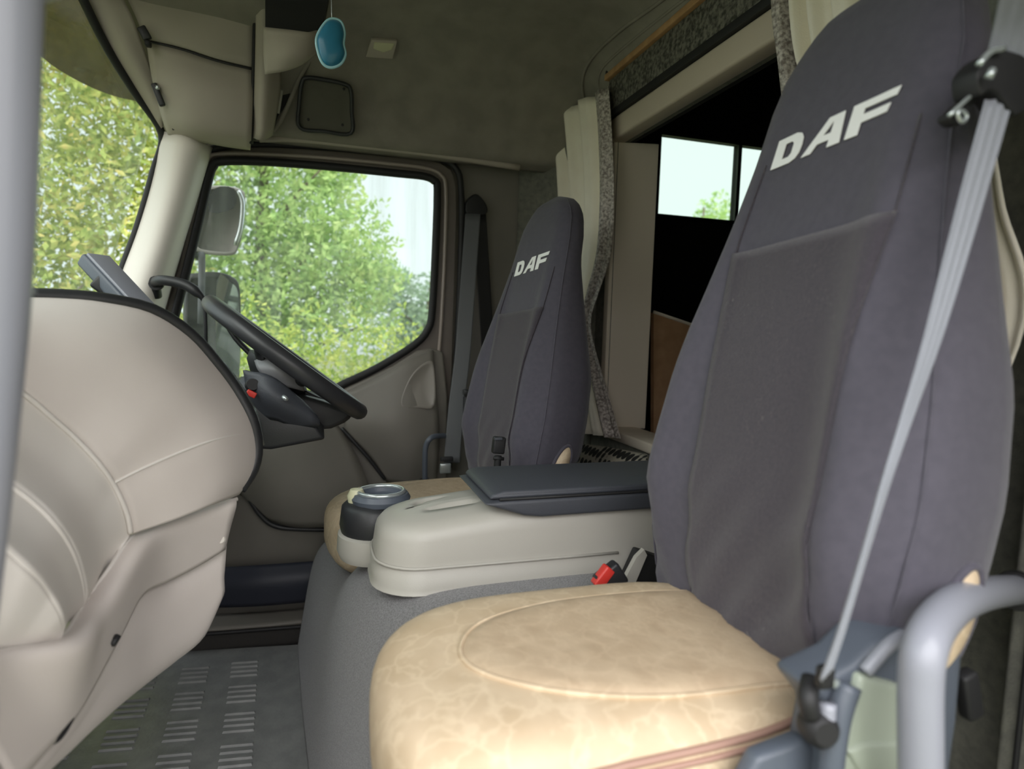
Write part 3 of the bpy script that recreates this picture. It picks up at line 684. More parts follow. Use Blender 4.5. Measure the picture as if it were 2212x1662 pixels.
box('key_fob', P(543, 851, Y=1.385), (.02, .008, .012), M_red, col, rot=(0, .5, 0), bev=.002)['label'] = 'red tag'
tube('stalk', pY([(604, 852, 1.42), (618, 862, 1.36)]), .005, M_silv, col, n=2, seg=8)
plate('knee_panel', [(-.02, 1.42, .80), (-.20, 1.42, .86), (-.20, 1.42, .735), (-.10, 1.42, .725), (.015, 1.42, .745)], (0, .35, 0), M_black, col, bev=.01)
plate('under_wheel_mass', px([(556, 868), (640, 850), (700, 868), (755, 888), (764, 900), (745, 915), (715, 928), (640, 932), (562, 932)], Y=1.56), (0, .16, 0), M_black, col, bev=.012)  # black mass added to stand for the wheel's far rim and hub

# ================================================================== SEATS
def seat(loc, yaw, name_lbl, lift_lbl, near):
    root = thing('seat', (0, 0, 0), name_lbl, 'seat', 'cab seats')
    TZ = .78; SX = .022
    Wt = [(-.06, .13), (-.02, .175), (.05, .210), (.12, .222), (.2, .224), (.3, .210), (.4, .187), (.5, .166), (.58, .153), (.66, .143), (.71, .127), (.745, .10), (.768, .065), (.78, .015)]
    Dt = [(-.06, .0), (0, .012), (.06, .028), (.14, .045), (.3, .05), (.5, .045), (.7, .04), (.76, .03), (.78, .008)]
    Bt = [(-.06, .0), (0, .004), (.15, .034), (.35, .030), (.5, .014), (.6, .004), (.78, 0)]
    Tt = [(-.06, .10), (.1, .165), (.3, .15), (.45, .10), (.6, .045), (.72, .035), (.76, .025), (.78, .008)]
    def it(v, tab):
        if v <= tab[0][0]: return tab[0][1]
        for (a, da_), (b, db_) in zip(tab, tab[1:]):
            if v <= b:
                t = (v - a) / (b - a); return da_ + (db_ - da_) * t
        return tab[-1][1]
    def front(q, z):   # q = y / halfwidth in -1..1
        w = it(z, Wt); d = it(z, Dt); b = it(z, Bt)
        x = -d * (max(0, 1 - abs(q) ** 4)) ** (1 / 2.4) - b * math.exp(-((abs(q) - .74) / .17) ** 2) * (1 - abs(q) ** 8)
        fold = .0
        return np.array([x + .21 * z + SX, q * w, z])
    def wr(q, z):      # folds in the cover towards its lower edge
        k = max(0, (.22 - z) / .22)
        return .004 * k * math.sin(q * 19 + 3 * z * 20) + .002 * math.sin(z * 60 + q * 7) * k
    zs = [-.06, -.05, -.035, -.01, .02, .05] + list(np.linspace(.09, .66, 24)) + [.68, .70, .72, .735, .748, .758, .766, .773, .778, .78]
    rows = []
    for z in zs:
        r = []; w = it(z, Wt); T = it(z, Tt)
        for i in range(41):
            q = math.sin(-math.pi / 2 + math.pi * i / 40) ; q = q * .5 + (-1 + 2 * i / 40) * .5
            p = front(q, z); p[0] += wr(q, z); r.append(p)
        for i in range(1, 20):
            a = math.pi * i / 20; q = math.cos(a); x = T * (math.sin(a)) ** .45
            r.append(np.array([x + .21 * z + SX, q * w, z]))
        rows.append(r)
    cover = gridmesh('backrest_cover', rows, M_cover, root, closed=True)
    # cap ends
    for rr_ in (rows[0], rows[-1]): pass
    # centre panel
    def panel_rows(qh, zb, zt, slope, off, nz=40, nq=20):
        R_ = []
        for i in range(nz + 1):
            r = []
            for j in range(nq + 1):
                y = (-1 + 2 * j / nq); ph_ = .122 - .006 * (1 - i / nz); oy = -.018 - .022 * (1 - i / nz)
                zt_ = zt - slope * y * ph_
                z = zb + (zt_ - zb) * i / nz; yy = y * ph_ + oy
                p = front(yy / it(z, Wt), z); p[0] += wr(yy / it(z, Wt), z) - off
                p[1] = yy; r.append(p)
            R_.append(r)
        return R_
    gridmesh('centre_panel', panel_rows(.1, -.045, .470, .07, .003), M_panel, cover, th=.0015)['label'] = 'rough darker centre panel'
    # seams beside the panel running up to the head
    for s in (-1, 1):
        pts = []
        for i in range(24):
            z = -.02 + .60 * i / 23; y = s * (.121 - .006 * (1 - i / 23) - (max(0, z - .47) * .10)) - .018 - .022 * max(0, (1 - (z + .02) / .5))
            p = front(y / it(z, Wt), z); p[0] -= .0012; p[1] = y; pts.append(p)
        tube('seam', pts, .0013, M_panel, cover, n=1, seg=6)
        pts = []
        for i in range(30):
            z = .0 + .76 * i / 29; w = it(z, Wt); q = s * .97
            p = front(q, z); pts.append(p + np.array([-.001, 0, 0]))
        tube('side_seam', pts, .0016, M_cover, cover, n=1, seg=6)
    # logo
    sc = .0458 if near else .0445
    D = [[(0, 0), (.72, 0), (.92, .08), (1.03, .25), (1.06, .5), (1.03, .75), (.92, .92), (.72, 1), (0, 1)], [(.36, .24), (.62, .24), (.70, .34), (.70, .66), (.62, .76), (.36, .76)]]
    A_ = [[(1.18, 0), (1.50, 0), (1.66, .24), (2.06, .24), (2.06, 0), (2.46, 0), (2.36, 1), (1.86, 1)], [(1.80, .46), (2.06, .46), (2.06, .80), (2.03, .80)]]
    F_ = [[(2.62, 0), (3.0, 0), (3.0, .36), (3.72, .36), (3.76, .60), (3.0, .60), (3.0, .77), (3.86, .77), (3.90, 1), (2.62, 1)]]
    bmL = bmesh.new()
    for letter in (D, A_, F_):
        loops = [[Vector((x, y, 0)) for x, y in l] for l in letter]
        tess = geometry.tessellate_polygon(loops); fl = [p for l in loops for p in l]
        vv = [bmL.verts.new(p) for p in fl]
        for t in tess: bmL.faces.new([vv[i] for i in t])
    for _ in range(3):
        bmesh.ops.subdivide_edges(bmL, edges=[e for e in bmL.edges if e.calc_length() > .22], cuts=1, use_grid_fill=False)
        bmesh.ops.triangulate(bmL, faces=bmL.faces[:])
    ta = math.radians(3 if near else 5)
    for v in bmL.verts:
        u = (v.co.x + .10 * v.co.y - 1.98) * sc; h = (v.co.y - .5) * sc * (.82 if near else .88)
        y = -(u * math.cos(ta) - h * math.sin(ta)); z = .594 + u * math.sin(ta) + h * math.cos(ta)
        y -= .010
        p = front(y / it(z, Wt), z); v.co = Vector((p[0] - .0022, y, z))
    bmesh.ops.recalc_face_normals(bmL, faces=bmL.faces)
    me = bpy.data.meshes.new('logo'); bmL.to_mesh(me); bmL.free()
    lo_ = link('logo', me, M_logo, cover, False); s_ = lo_.modifiers.new('t', 'SOLIDIFY'); s_.thickness = .001; s_.offset = 0
    lo_['label'] = 'white DAF lettering'
    # beige hinge area showing at the cover's lower corner (near side)
    rows2 = []
    hz_ = .105 if not near else .10
    ox = .088
    for s1, dd in ((1.25, .0), (1.0, -.004), (.7, -.009), (.05, -.012)):
        rows2.append([np.array([ox + .019 * s1 * math.cos(a) + .016 * math.sin(a) * s1, -.222 + dd * 1.0, .088 + .044 * s1 * math.sin(a)]) for a in np.linspace(0, 2 * math.pi, 24, endpoint=False)])
    gridmesh('hinge_patch', rows2, M_tan, cover, closed=True)['label'] = 'beige leather showing below the cover'
    tube('cover_hem', rows2[0], .004, M_cover, cover, n=1, closed=True)
    # seat cushion: boxy pillow
    def pil(a, b, ex, ez, hx, hy, hz2, cx, cz):
        sg = lambda v, e: math.copysign(abs(v) ** e, v)
        return np.array([cx + hx * sg(math.cos(b), ez) * sg(math.cos(a), ex), hy * sg(math.cos(b), ez) * sg(math.sin(a), ex), cz + hz2 * sg(math.sin(b), .55)])
    rows3 = []
    HX, HY, HZ = .250, .178, .085; CX = -.158; CZ = -.083
    for b in list(np.linspace(-math.pi / 2 + .02, math.pi / 2 - .02, 26)):
        rr_ = []
        for a in np.linspace(0, 2 * math.pi, 72, endpoint=False):
            p = pil(a, b, .50, .42, HX, HY, HZ, CX, CZ)
            if p[0] < CX: p[0] = CX + (p[0] - CX) * (1.06 - .10 * (p[1] / HY) ** 2)
            # dished seat, higher side rolls
            up = max(0, math.sin(b)); p[2] += up * .010 * (abs(p[1]) / HY) ** 2 * 1.0 - up * .004
            rr_.append(p)
        rows3.append(rr_)
    cu = gridmesh('seat_cushion', rows3, M_tan, root, closed=True)
    bmc = bmesh.new(); bmc.from_mesh(cu.data); bmesh.ops.holes_fill(bmc, edges=[e for e in bmc.edges if e.is_boundary], sides=200); bmc.to_mesh(cu.data); bmc.free()
    def ztop(x, y):
        best = None
        X = (x - CX) / HX; 
        if X < 0: X /= (1.06 - .10 * (y / HY) ** 2)
        e = .50; k = (abs(X) ** (2 / e) + abs(y / HY) ** (2 / e)) ** (e / 2)   # = cos(b)^.42
        cb = min(1, k) ** (1 / .42); sb = math.sqrt(max(0, 1 - cb * cb))
        return CZ + HZ * sb ** .55 + sb * (.010 * (abs(y) / HY) ** 2 - .004)
    # stitched insert
    ins = [(.02, .088), (-.10, .094), (-.20, .090), (-.290, .062), (-.326, .01), (-.312, -.045), (-.245, -.100), (-.14, -.130), (.02, -.134)]
    ic = cr([(x, y, 0) for x, y in ins], 6)
    rows4 = []
    for s1, h in ((1, .0), (.97, .0035), (.9, .0055), (.75, .006), (.5, .006), (.25, .006), (.02, .006)):
        rows4.append([np.array([-.08 + (p[0] + .08) * s1, p[1] * s1, 0]) for p in ic])
        rows4[-1] = [np.array([p[0], p[1], ztop(p[0], p[1]) + h]) for p in rows4[-1]]
    gridmesh('cushion_insert', rows4, M_tan2, cu, closed=True)['label'] = 'stitched inner area of the cushion'
    tube('insert_piping', [np.array([p[0], p[1], ztop(p[0], p[1]) + .001]) for p in ic], .0028, M_tan, cu, n=1, seg=8)
    # brown piping round the cushion's side
    pp = []
    for a in np.linspace(math.radians(200), math.radians(345), 40):
        zt = -.020 - .020 * min(1, max(0, (math.radians(300) - a) / math.radians(60))) - .06 * min(1, max(0, (math.radians(240) - a) / math.radians(40)))
        b = math.asin(min(1, max(0, (zt - CZ) / HZ)) ** (1 / .55)) if zt > CZ else 0
        p = pil(a, b, .50, .42, HX, HY, HZ, CX, CZ)
        if p[0] < CX: p[0] = CX + (p[0] - CX) * (1.06 - .10 * (p[1] / HY) ** 2)
        p[2] = zt + max(0, math.sin(b)) * (.010 * (abs(p[1]) / HY) ** 2 - .004); pp.append(p + np.array([math.cos(a), math.sin(a), 0]) * .001)
    if near: tube('side_piping', pp, .0038, M_pipe, cu, n=1, seg=8)['label'] = 'brown piping'
    pp2 = [p + np.array([0, -.003, -.009]) for p in pp]
    if near: tube('side_piping', pp2, .0030, M_pipe, cu, n=1, seg=8)
    # pedestal
    box('pedestal', (-.16, 0, -.27), (.34, .33, .24), M_black, root, bev=.03)
    root.location = loc; root.rotation_euler = (0, 0, math.radians(yaw))
    return root
s1 = seat((.475, .632, .650), 0, 'nearest seat, dark grey cover with large DAF letters and tan leather cushion', '', True)
s2 = seat((.435, 1.585, .580), 9, 'far driver seat beyond the console, dark grey DAF cover, partly hidden cushion', '', False)
del s1['group']; del s2['group']

# recliner and side valances on the passenger seat (parts of it)
def into(o, root):
    mw = o.matrix_world.copy(); o.parent = root
    o.matrix_parent_inverse = root.matrix_world.inverted(); return o
bpy.context.view_layer.update()
YS = .405
def attach(o): return into(o, s1)
attach(plate('side_cover', px([(1745, 1490), (1790, 1470), (1850, 1440), (1895, 1395), (1960, 1370), (2075, 1370), (2088, 1400), (2075, 1560), (2040, 1800), (1770, 1800), (1785, 1640), (1800, 1560)], Y=YS), (0, .05, 0), M_slate, bev=.01))
attach(plate('side_insert', px([(1862, 1460), (1955, 1485), (1945, 1800), (1800, 1800), (1828, 1600), (1845, 1520)], Y=YS - .008), (0, .02, 0), M_grn, bev=.006))['label'] = 'pale green-grey side insert'
attach(plate('side_insert_ledge', px([(1832, 1625), (1870, 1610), (1948, 1606), (1945, 1700), (1870, 1690)], Y=YS - .012), (0, .02, 0), M_grn, bev=.004))
attach(tube('trim_ridge', pY([(1868, 1452, YS - .004), (1895, 1420, YS - .004), (1925, 1390, YS - .004), (1955, 1372, YS)]), .006, M_metal, n=4))  # paler bead: the lit line on the cover, put into its colour
attach(tube('trim_ridge', pY([(1832, 1478, YS - .004), (1812, 1540, YS - .006), (1798, 1620, YS - .008), (1790, 1720, YS - .008)]), .011, M_slate, n=4))
attach(lathe('recliner_knob', [(0, .012), (.010, .012), (.014, .008), (.016, 0), (.014, -.01)], P(1768, 1572, Y=YS - .01), M_rub, axis=(-.2, -1, .1), seg=24))
attach(tube('buckle_bracket', pY([(1752, 1468, YS), (1745, 1510, YS - .01), (1752, 1545, YS - .01)]), .008, M_rub, n=4))
attach(tube('bracket_highlight', pY([(1788, 1520, YS - .012), (1785, 1565, YS - .014)]), .007, M_metal, n=4))
attach(lathe('bolt', [(0, .004), (.004, .003), (.004, -.004)], P(1801, 1474, Y=YS - .004), M_silv, axis=(0, -1, 0), seg=12))
attach(box('rear_lever', P(2092, 1500, Y=.42), (.02, .015, .05), M_rub, rot=(0, -.3, 0)))
attach(plate('underframe', px([(1640, 1640), (1740, 1600), (1800, 1640), (1790, 1900), (1500, 1900)], Y=.42), (0, .02, 0), M_slate, bev=.006))

# buckles
bk = thing('belt_buckle', P(1300, 1250, Y=.86), 'red-buttoned seat belt buckle between the near seat and the console', 'belt buckle')
bx = P(1318, 1250, Y=.865)
box('body', bx, (.045, .022, .040), M_black, bk, rot=(0, -.6, 0), bev=.005)
box('release_button', P(1302, 1246, Y=.862), (.036, .018, .018), M_red, bk, rot=(0, -.9, 0), bev=.003)['label'] = 'red button'
tube('stem', [P(1330, 1262, Y=.87), P(1350, 1310, Y=.87)], .008, M_rub, bk, n=2)
br = thing('seat_bracket', P(1360, 1230, Y=.90), 'pale metal bracket and black recess behind the red buckle, beside the near seat', 'bracket')
plate('plate', px([(1345, 1262), (1375, 1205), (1392, 1188), (1398, 1200), (1372, 1262)], Y=.91), (0, .01, 0), M_cons, br)
plate('black_cover', px([(1352, 1262), (1384, 1192), (1440, 1210), (1500, 1290), (1420, 1290)], Y=.93), (0, .03, 0), M_rub, br, bev=.004)

st2 = thing('belt_buckle', P(1076, 1000, Y=1.36), 'black belt buckle on a stiff stem standing in front of the driver seat', 'belt buckle')
tube('stem', pY([(1072, 1150, 1.33), (1074, 1040, 1.33), (1074, 1010, 1.33), (1076, 985, 1.33)]), .0085, M_rub, st2, n=3)
box('body', P(1077, 962, Y=1.33), (.028, .02, .038), M_rub, st2, rot=(0, .1, 0), bev=.004)
box('latch_slot', P(1076, 948, Y=1.322), (.018, .012, .006), M_char, st2, bev=.001)
tube('wire_clip', pY([(1066, 990, 1.325), (1088, 992, 1.325)]), .004, M_rub, st2, n=2)

# ================================================================== SEAT BELTS
def ribbon(name, pts, widths, m, parent, th=.0014, n=8, ribs=0):
    L0 = cr([np.array(p) - np.array(w) / 2 for p, w in zip(pts, widths)], n); R0 = cr([np.array(p) + np.array(w) / 2 for p, w in zip(pts, widths)], n)
    rows = []
    for a, b in zip(L0, R0):
        r = []; d = (b - a)
        nn = np.cross(d, np.array([0, 0, 1.])); nn = nn / (np.linalg.norm(nn) + 1e-9)
        for j in range(13):
            t = j / 12; r.append(a + d * t + nn * (.0011 * math.cos(t * math.pi * 2 * 3) if ribs else 0))
        rows.append(r)
    return gridmesh(name, rows, m, parent, th=th)
b1 = thing('seat_belt', P(2150, 180, Y=.50), 'pale grey seat belt running down across the near seat from its black guide', 'seat belt')
pts = [P(2158, 215, Y=.43), P(2111, 385, Y=.42), P(2063, 560, Y=.41), P(2012, 740, Y=.40), P(1960, 900, Y=.395), P(1915, 1040, Y=.385), P(1868, 1200, Y=.38), P(1820, 1360, Y=.375), P(1785, 1460, Y=.375)]
wv = []
for i, (dx, dy) in enumerate([(.031, -.002), (.030, -.001), (.027, .0), (.024, .003), (.021, .006), (.019, .008), (.017, .009), (.016, .008), (.016, .006)]):
    wv.append(np.array([dx, dy, .004]))
ribbon('webbing', pts, wv, M_belt, b1, ribs=1)
ribbon('upper_webbing', [P(2168, 150, Y=.435), P(2190, 60, Y=.42), P(2217, -60, Y=.39)], [np.array([.040, -.006, .004])] * 3, M_belt, b1, ribs=1)
rows = []
gp = cr(px([(2112, 168), (2118, 142), (2148, 112), (2180, 108), (2230, 135), (2235, 215), (2205, 245), (2190, 244), (2160, 205), (2140, 195), (2120, 205)], Y=.425), 4, True)
gde = plate('guide', gp, (.0, .025, 0), M_rub, b1, bev=.006)
tube('guide_edge', px([(2114, 140), (2140, 112), (2168, 105)], Y=.420), .003, M_silv, gde, n=4, seg=8)
tube('guide_slot_glint', px([(2136, 168), (2144, 150)], Y=.415), .0035, M_silv, b1, n=2, seg=8)
arm = cr(px([(2118, 165), (2128, 185), (2108, 218), (2084, 262), (2070, 270), (2055, 262), (2050, 250), (2062, 238), (2096, 206)], Y=.44), 3, True)
hadj = plate('height_adjuster', arm, (0, .012, 0), M_rub, b1, bev=.003)
tube('adjuster_edge', px([(2050, 250), (2080, 222), (2106, 198), (2114, 180)], Y=.435), .0022, M_silv, hadj, n=4, seg=8)
tube('adjuster_ring', px([(2068, 246), (2078, 240), (2088, 252), (2078, 264)], Y=.435), .002, M_silv, hadj, n=5, seg=8, closed=True)
box('floor_anchor', P(1782, 1462, Y=.385), (.015, .010, .02), M_rub, b1)

b2 = thing('seat_belt', P(1030, 430, Y=2.12), 'dark seat belt hanging on the far door post behind the driver seat', 'seat belt')
plate('guide', cr(px([(1005, 450), (1010, 432), (1028, 418), (1045, 432), (1054, 450), (1048, 464), (1012, 464)], Y=2.11), 3, True), (0, .03, 0), M_rub, b2, bev=.006)
ribbon('front_webbing', [P(1022, 462, Y=2.10), P(1012, 600, Y=2.06), P(1000, 760, Y=2.01), P(986, 880, Y=1.97), P(976, 1000, Y=1.93)], [np.array([.050, -.01, 0])] * 5, M_beltd, b2)
ribbon('rear_webbing', [P(1036, 462, Y=2.12), P(1046, 620, Y=2.13), P(1055, 780, Y=2.13), P(1060, 900, Y=2.13)], [np.array([.046, 0, 0])] * 4, M_rub, b2)
tng = box('tongue', P(962, 1012, Y=1.90), (.035, .012, .032), M_silv, b2, bev=.004); tng['label'] = 'silver buckle tongue'
box('tongue_grip', P(965, 992, Y=1.902), (.04, .014, .014), M_rub, b2, bev=.003)
rt = thing('belt_retractor', P(1007, 850, Y=1.93), 'small black block on the post beside the driver seat backrest', 'belt retractor')
box('housing', P(1008, 900, Y=1.93), (.022, .03, .13), M_rub, rt, bev=.005)
box('cap', P(1010, 848, Y=1.93), (.028, .034, .018), M_black, rt, bev=.004)

# ================================================================== GRAB HANDLES AT THE NEAR DOOR
h1 = thing('grab_handle', P(-30, 1662, Y=.45), 'tall slate grey grab bar at the left edge, closest to the viewer', 'grab handle')
tube('bar', [(-.44, .12, 1.50), (-.33, .26, 1.46), P(0, -260, Y=.46), P(-4, -60, Y=.46), P(-8, 120, Y=.46), P(-14, 400, Y=.46), P(-26, 640, Y=.46), P(-48, 900, Y=.46), P(-72, 1150, Y=.46), P(-100, 1400, Y=.46), P(-140, 1800, Y=.47), (-.30, .30, .44), (-.38, .12, .43)], lambda t: .0235 - .004 * t, M_metal, h1, seg=24)
h2 = thing('grab_handle', P(1985, 1662, Y=.36), 'silvery grey bent grab tube in front of the near seat side panel', 'grab handle')
tube('bar', pY([(1992, 2050, .35), (1990, 1800, .35), (1988, 1620, .35), (1988, 1480, .352), (1996, 1405, .355), (2020, 1350, .37), (2065, 1305, .395), (2120, 1284, .43), (2175, 1276, .47), (2215, 1274, .51)]), .0162, M_metal, h2, seg=24)
lathe('foot_collar', [(.0, -.006), (.022, -.006), (.022, .006), (.0165, .01)], P(2196, 1276, Y=.49), M_rub, h2, axis=(.9, .4, 0), seg=24)

# ================================================================== ENGINE TUNNEL, CONSOLE
tu = thing('engine_tunnel', (.3, 1.3, 0), 'grey carpeted engine tunnel under the console between the seats', 'tunnel')
def tun(ctrl): return ctrl
rows = []
prof = [(-.058, .0), (-.042, .16), (-.026, .32), (-.010, .43), (.016, .505), (.062, .548), (.13, .562), (.30, .566), (.55, .566), (.84, .566)]
secs = [(1.98, 0, .62), (1.90, 0.0, .64), (1.60, .02, .70), (1.42, .035, .80), (1.30, .045, .93), (1.20, .055, .99), (1.10, .065, 1.), (.98, .085, 1.), (.92, .095, .99), (.885, .115, .95), (.865, .15, .80), (.860, .165, .5), (.860, .165, .0)]
for y, dx, sc_ in secs: rows.append([np.array([x * (1 if i < 9 else 1) + dx * (1 if i < 8 else 0), y, z * sc_]) for i, (x, z) in enumerate(prof)])
patch('carpet', rows, M_carp, tu, n=4, k=4, th=.008)

co = thing('centre_console', (.35, 1.1, .5), 'pale grey plastic centre console with cup hollows and black armrest, between the seats', 'console')
# plan outline and height field
def cy(y): return y
CY0, CY1 = .985, 1.195
rows = []
def plan(inset, z, ztilt=0):
    x0, x1 = .088 + inset, .84; y0, y1 = CY0 + inset, CY1 - inset; r = .080 - inset * .6
    pts = []
    for a in np.linspace(math.pi / 2, math.pi, 8): pts.append((x0 + r + r * math.cos(a), y1 - r + r * math.sin(a)))
    for a in np.linspace(math.pi, 1.5 * math.pi, 8): pts.append((x0 + r + r * math.cos(a), y0 + r + r * math.sin(a)))
    for x in np.linspace(x0 + r + .005, x0 + .30, 30): pts.append((x, y0))
    for x in np.linspace(x0 + .32, x1, 5): pts.append((x, y0))
    for x in np.linspace(x1, x0 + .32, 5): pts.append((x, y1))
    for x in np.linspace(x0 + .30, x0 + r + .005, 30): pts.append((x, y1))
    return pts
def ctop(x):
    return .664 + .024 * min(1, max(0, (x - .09) / .22)) if x < .31 else .688
lv = [(-.004, .560, 0), (.0, .568, 0), (.0, .588, 0), (.004, .592, 0), (.004, .61, .2), (.008, .64, .7), (.011, None, -.014), (.020, None, -.004), (.035, None, .002), (.055, None, .006), (.07, None, .007)]
for inset, z, f_ in lv:
    r = []
    for x, y in plan(inset, 0):
        if z is None: zz = ctop(x) + f_
        else: zz = z + f_ * (ctop(x) - .665)
        r.append(np.array([x, y, zz]))
    rows.append(r)
def dish(x, y):
    d = 0
    for cx, cy_, a_, b_ in ((.205, 1.043, .070, .027), (.178, 1.128, .066, .024)):
        dx, dy = x - cx, y - cy_; t = -.30; u = dx * math.cos(t) - dy * math.sin(t); w = (dx * math.sin(t) + dy * math.cos(t)) * 1.0
        q = (u / a_) ** 2 + (w / b_) ** 2
        d += .024 * (1 - min(1, q)) ** .55 if q < 1 else 0
    return d
last = rows[-1]; yc = (CY0 + CY1) / 2
for s_ in (.12, .24, .36, .48, .60, .70, .80, .90, 1.0):
    r = []
    for p in last:
        cx = min(max(p[0], .20), .76); x = p[0] * (1 - s_) + cx * s_; y = p[1] * (1 - s_) + yc * s_
        r.append(np.array([x, y, ctop(x) + .007 + .003 * s_ - dish(x, y)]))
    rows.append(r)
cs = gridmesh('console_body', rows, M_cons, co, closed=True)
def lip(z, ins_, r_):
    L_ = [np.array([x, y, z]) for x, y in plan(ins_, 0)]
    return tube('body_lip', L_[4:48], r_, M_cons, cs, n=1, seg=8)
lip(.604, .0015, .0025)
# black armrest box
arm_prof = [(.262, .708), (.300, .712), (.84, .714), (.84, .684), (.365, .680), (.335, .684), (.305, .694)]
ab = plate('armrest_box', [(x, .981, z) for x, z in arm_prof], (0, .215, 0), M_char, co, bev=.006)
ab['label'] = 'charcoal armrest box'
plate('armrest_lid', [(.275, .992, .712), (.84, .992, .714), (.84, .992, .726), (.30, .992, .726), (.28, .992, .721)], (0, .195, 0), M_char, co, bev=.005)
tube('lid_gap', [(.29, .984, .714), (.55, .984, .715), (.84, .984, .715)], .0025, M_rub, co, n=2, seg=8)
lct = box('lid_catch', P(1052, 1048, Y=1.16), (.03, .05, .012), M_rub, co, rot=(0, .2, 0), bev=.003)
tube('catch_glint', [P(1040, 1052, Y=1.12), P(1062, 1056, Y=1.12)], .002, M_silv, lct, n=2, seg=6)

cp = thing('cup_holder', (.075, 1.22, .58), 'round dark cup holder with a silver ring at the front of the console', 'cup holder')
cc_ = np.array([.105, 1.235, 0])
def ell(z, r, sx=1.25): return (r, z)
lathe('base_ring', [(.066, .545), (.072, .56), (.070, .592), (.060, .598), (0, .598)], (cc_[0], cc_[1], 0), M_cons, cp, sx=1.0, sy=1.1)
lathe('cup', [(.064, .596), (.067, .61), (.063, .645), (.052, .655), (0, .655)], (cc_[0], cc_[1], 0), M_black, cp, sx=1.0, sy=1.1)
lathe('tray', [(.052, .653), (.055, .663), (.050, .672), (.040, .674), (.038, .664), (0, .660)], (cc_[0] + .012, cc_[1] - .01, 0), M_slate, cp, sx=1.05, sy=1.0)
tube('silver_ring', [np.array([cc_[0] + .012 + .044 * math.cos(t), cc_[1] - .01 + .042 * math.sin(t), .675]) for t in np.linspace(0, 2 * math.pi, 28, endpoint=False)], .0042, M_silv, cp, n=1, closed=True)
lathe('small_knob', [(.016, .655), (.018, .668), (.012, .680), (0, .682)], (cc_[0] - .035, cc_[1] - .005, 0), M_lamp, cp, seg=20)

# ================================================================== FLOOR MAT
fm = thing('floor_mat', (-.3, 1.4, 0), 'grey ribbed rubber floor mat in the footwell', 'floor mat')
poly = [(.05, .30, 0), (.02, 1.3, 0), (-.05, 1.95, 0), (-.38, 1.99, 0), (-.70, 1.85, 0), (-.70, .30, 0)]
sheet = plate('mat_sheet', poly, (0, 0, .010), M_mat, fm)
random.seed(3)
vs, fs = [], []
def rib(x, y, L_, w_, h_, a):
    b = len(vs); ca, sa = math.cos(a), math.sin(a)
    for dx, dy, dz in ((-L_ / 2, -w_ / 2, 0), (L_ / 2, -w_ / 2, 0), (L_ / 2, w_ / 2, 0), (-L_ / 2, w_ / 2, 0), (-L_ / 2 + .003, -w_ / 5, h_), (L_ / 2 - .003, -w_ / 5, h_), (L_ / 2 - .003, w_ / 5, h_), (-L_ / 2 + .003, w_ / 5, h_)):
        vs.append((x + dx * ca - dy * sa, y + dx * sa + dy * ca, .0085 + dz))
    for f in ((0, 1, 5, 4), (1, 2, 6, 5), (2, 3, 7, 6), (3, 0, 4, 7), (4, 5, 6, 7)): fs.append(tuple(b + i for i in f))
for cx in (-.205, -.335, -.465, -.595, -.70 + .02):
    y = 1.88; k_ = 0
    while y > .5:
        rib(cx + (1.88 - y) * .06, y, .075, .012, .006, -.12)
        k_ += 1; y -= .024 if k_ % 4 else .055
bmm = bmesh.new(); bmm.from_mesh(sheet.data)
vv = [bmm.verts.new(tuple(map(float, v))) for v in vs]
for f in fs: bmm.faces.new([vv[i] for i in f])
bmesh.ops.recalc_face_normals(bmm, faces=bmm.faces); bmm.to_mesh(sheet.data); bmm.free()

# ================================================================== CURTAINS
def curtain(name, rows_px, label, X0, pleats, trim_side, amp=.016, n_u=90, xk=None):
    root = thing(name, (X0, 1.6, 1.7), label, 'curtain')
    Lp = cr([P(u, v, X=x) for (u, v, x), _ in rows_px], 6); Rp = cr([P(u, v, X=x) for _, (u, v, x) in rows_px], 6)
    rows, tr = [], []
    N = len(Lp)
    for i, (a, b) in enumerate(zip(Lp, Rp)):
        r = []
        for j in range(n_u + 1):
            t = j / n_u; p = a * (1 - t) + b * t; s = i / (N - 1)
            ph_ = pleats * 2 * math.pi * (t + .03 * math.sin(4 * s + t * 5))
            wgt = min(1, 6 * (1 - t)) if trim_side else 1
            p = p + np.array([-amp * math.sin(ph_) * wgt - .3 * amp * math.sin(ph_ * 2.3 + 1), 0, 0]); r.append(p)
        rows.append(r)
    k = int(n_u * .84) if trim_side == 'R' else n_u
    if trim_side == 'R':
        gridmesh('cloth', [r[:k + 1] for r in rows], M_crm, root, th=.002)
        # the brocade band widens downward
        gridmesh('brocade_band', [[p + np.array([-.002, 0, 0]) for p in r[k:]] for r in rows], M_broc, root, th=.002)['label'] = 'silvery brocade edge band'
    elif trim_side == 'L':
        k = int(n_u * .16)
        gridmesh('cloth', [r[k:] for r in rows], M_crm, root, th=.002)
        gridmesh('brocade_band', [[p + np.array([-.002, 0, 0]) for p in r[:k + 1]] for r in rows], M_broc, root, th=.002)['label'] = 'silvery brocade edge band'
    return root
curtain('curtain', [((1178, 262, .77), (1318, 186, .815)), ((1184, 330, .775), (1325, 300, .815)), ((1190, 420, .78), (1327, 430, .815)), ((1196, 520, .785), (1318, 545, .81)), ((1205, 610, .79), (1294, 625, .805)), ((1215, 690, .79), (1276, 690, .80)),
                    ((1218, 740, .79), (1284, 750, .80)), ((1222, 830, .79), (1312, 850, .80)), ((1232, 930, .79), (1338, 948, .80))],
        'cream curtain with brocade edge, tied back behind the driver seat', .8, 5, 'R')
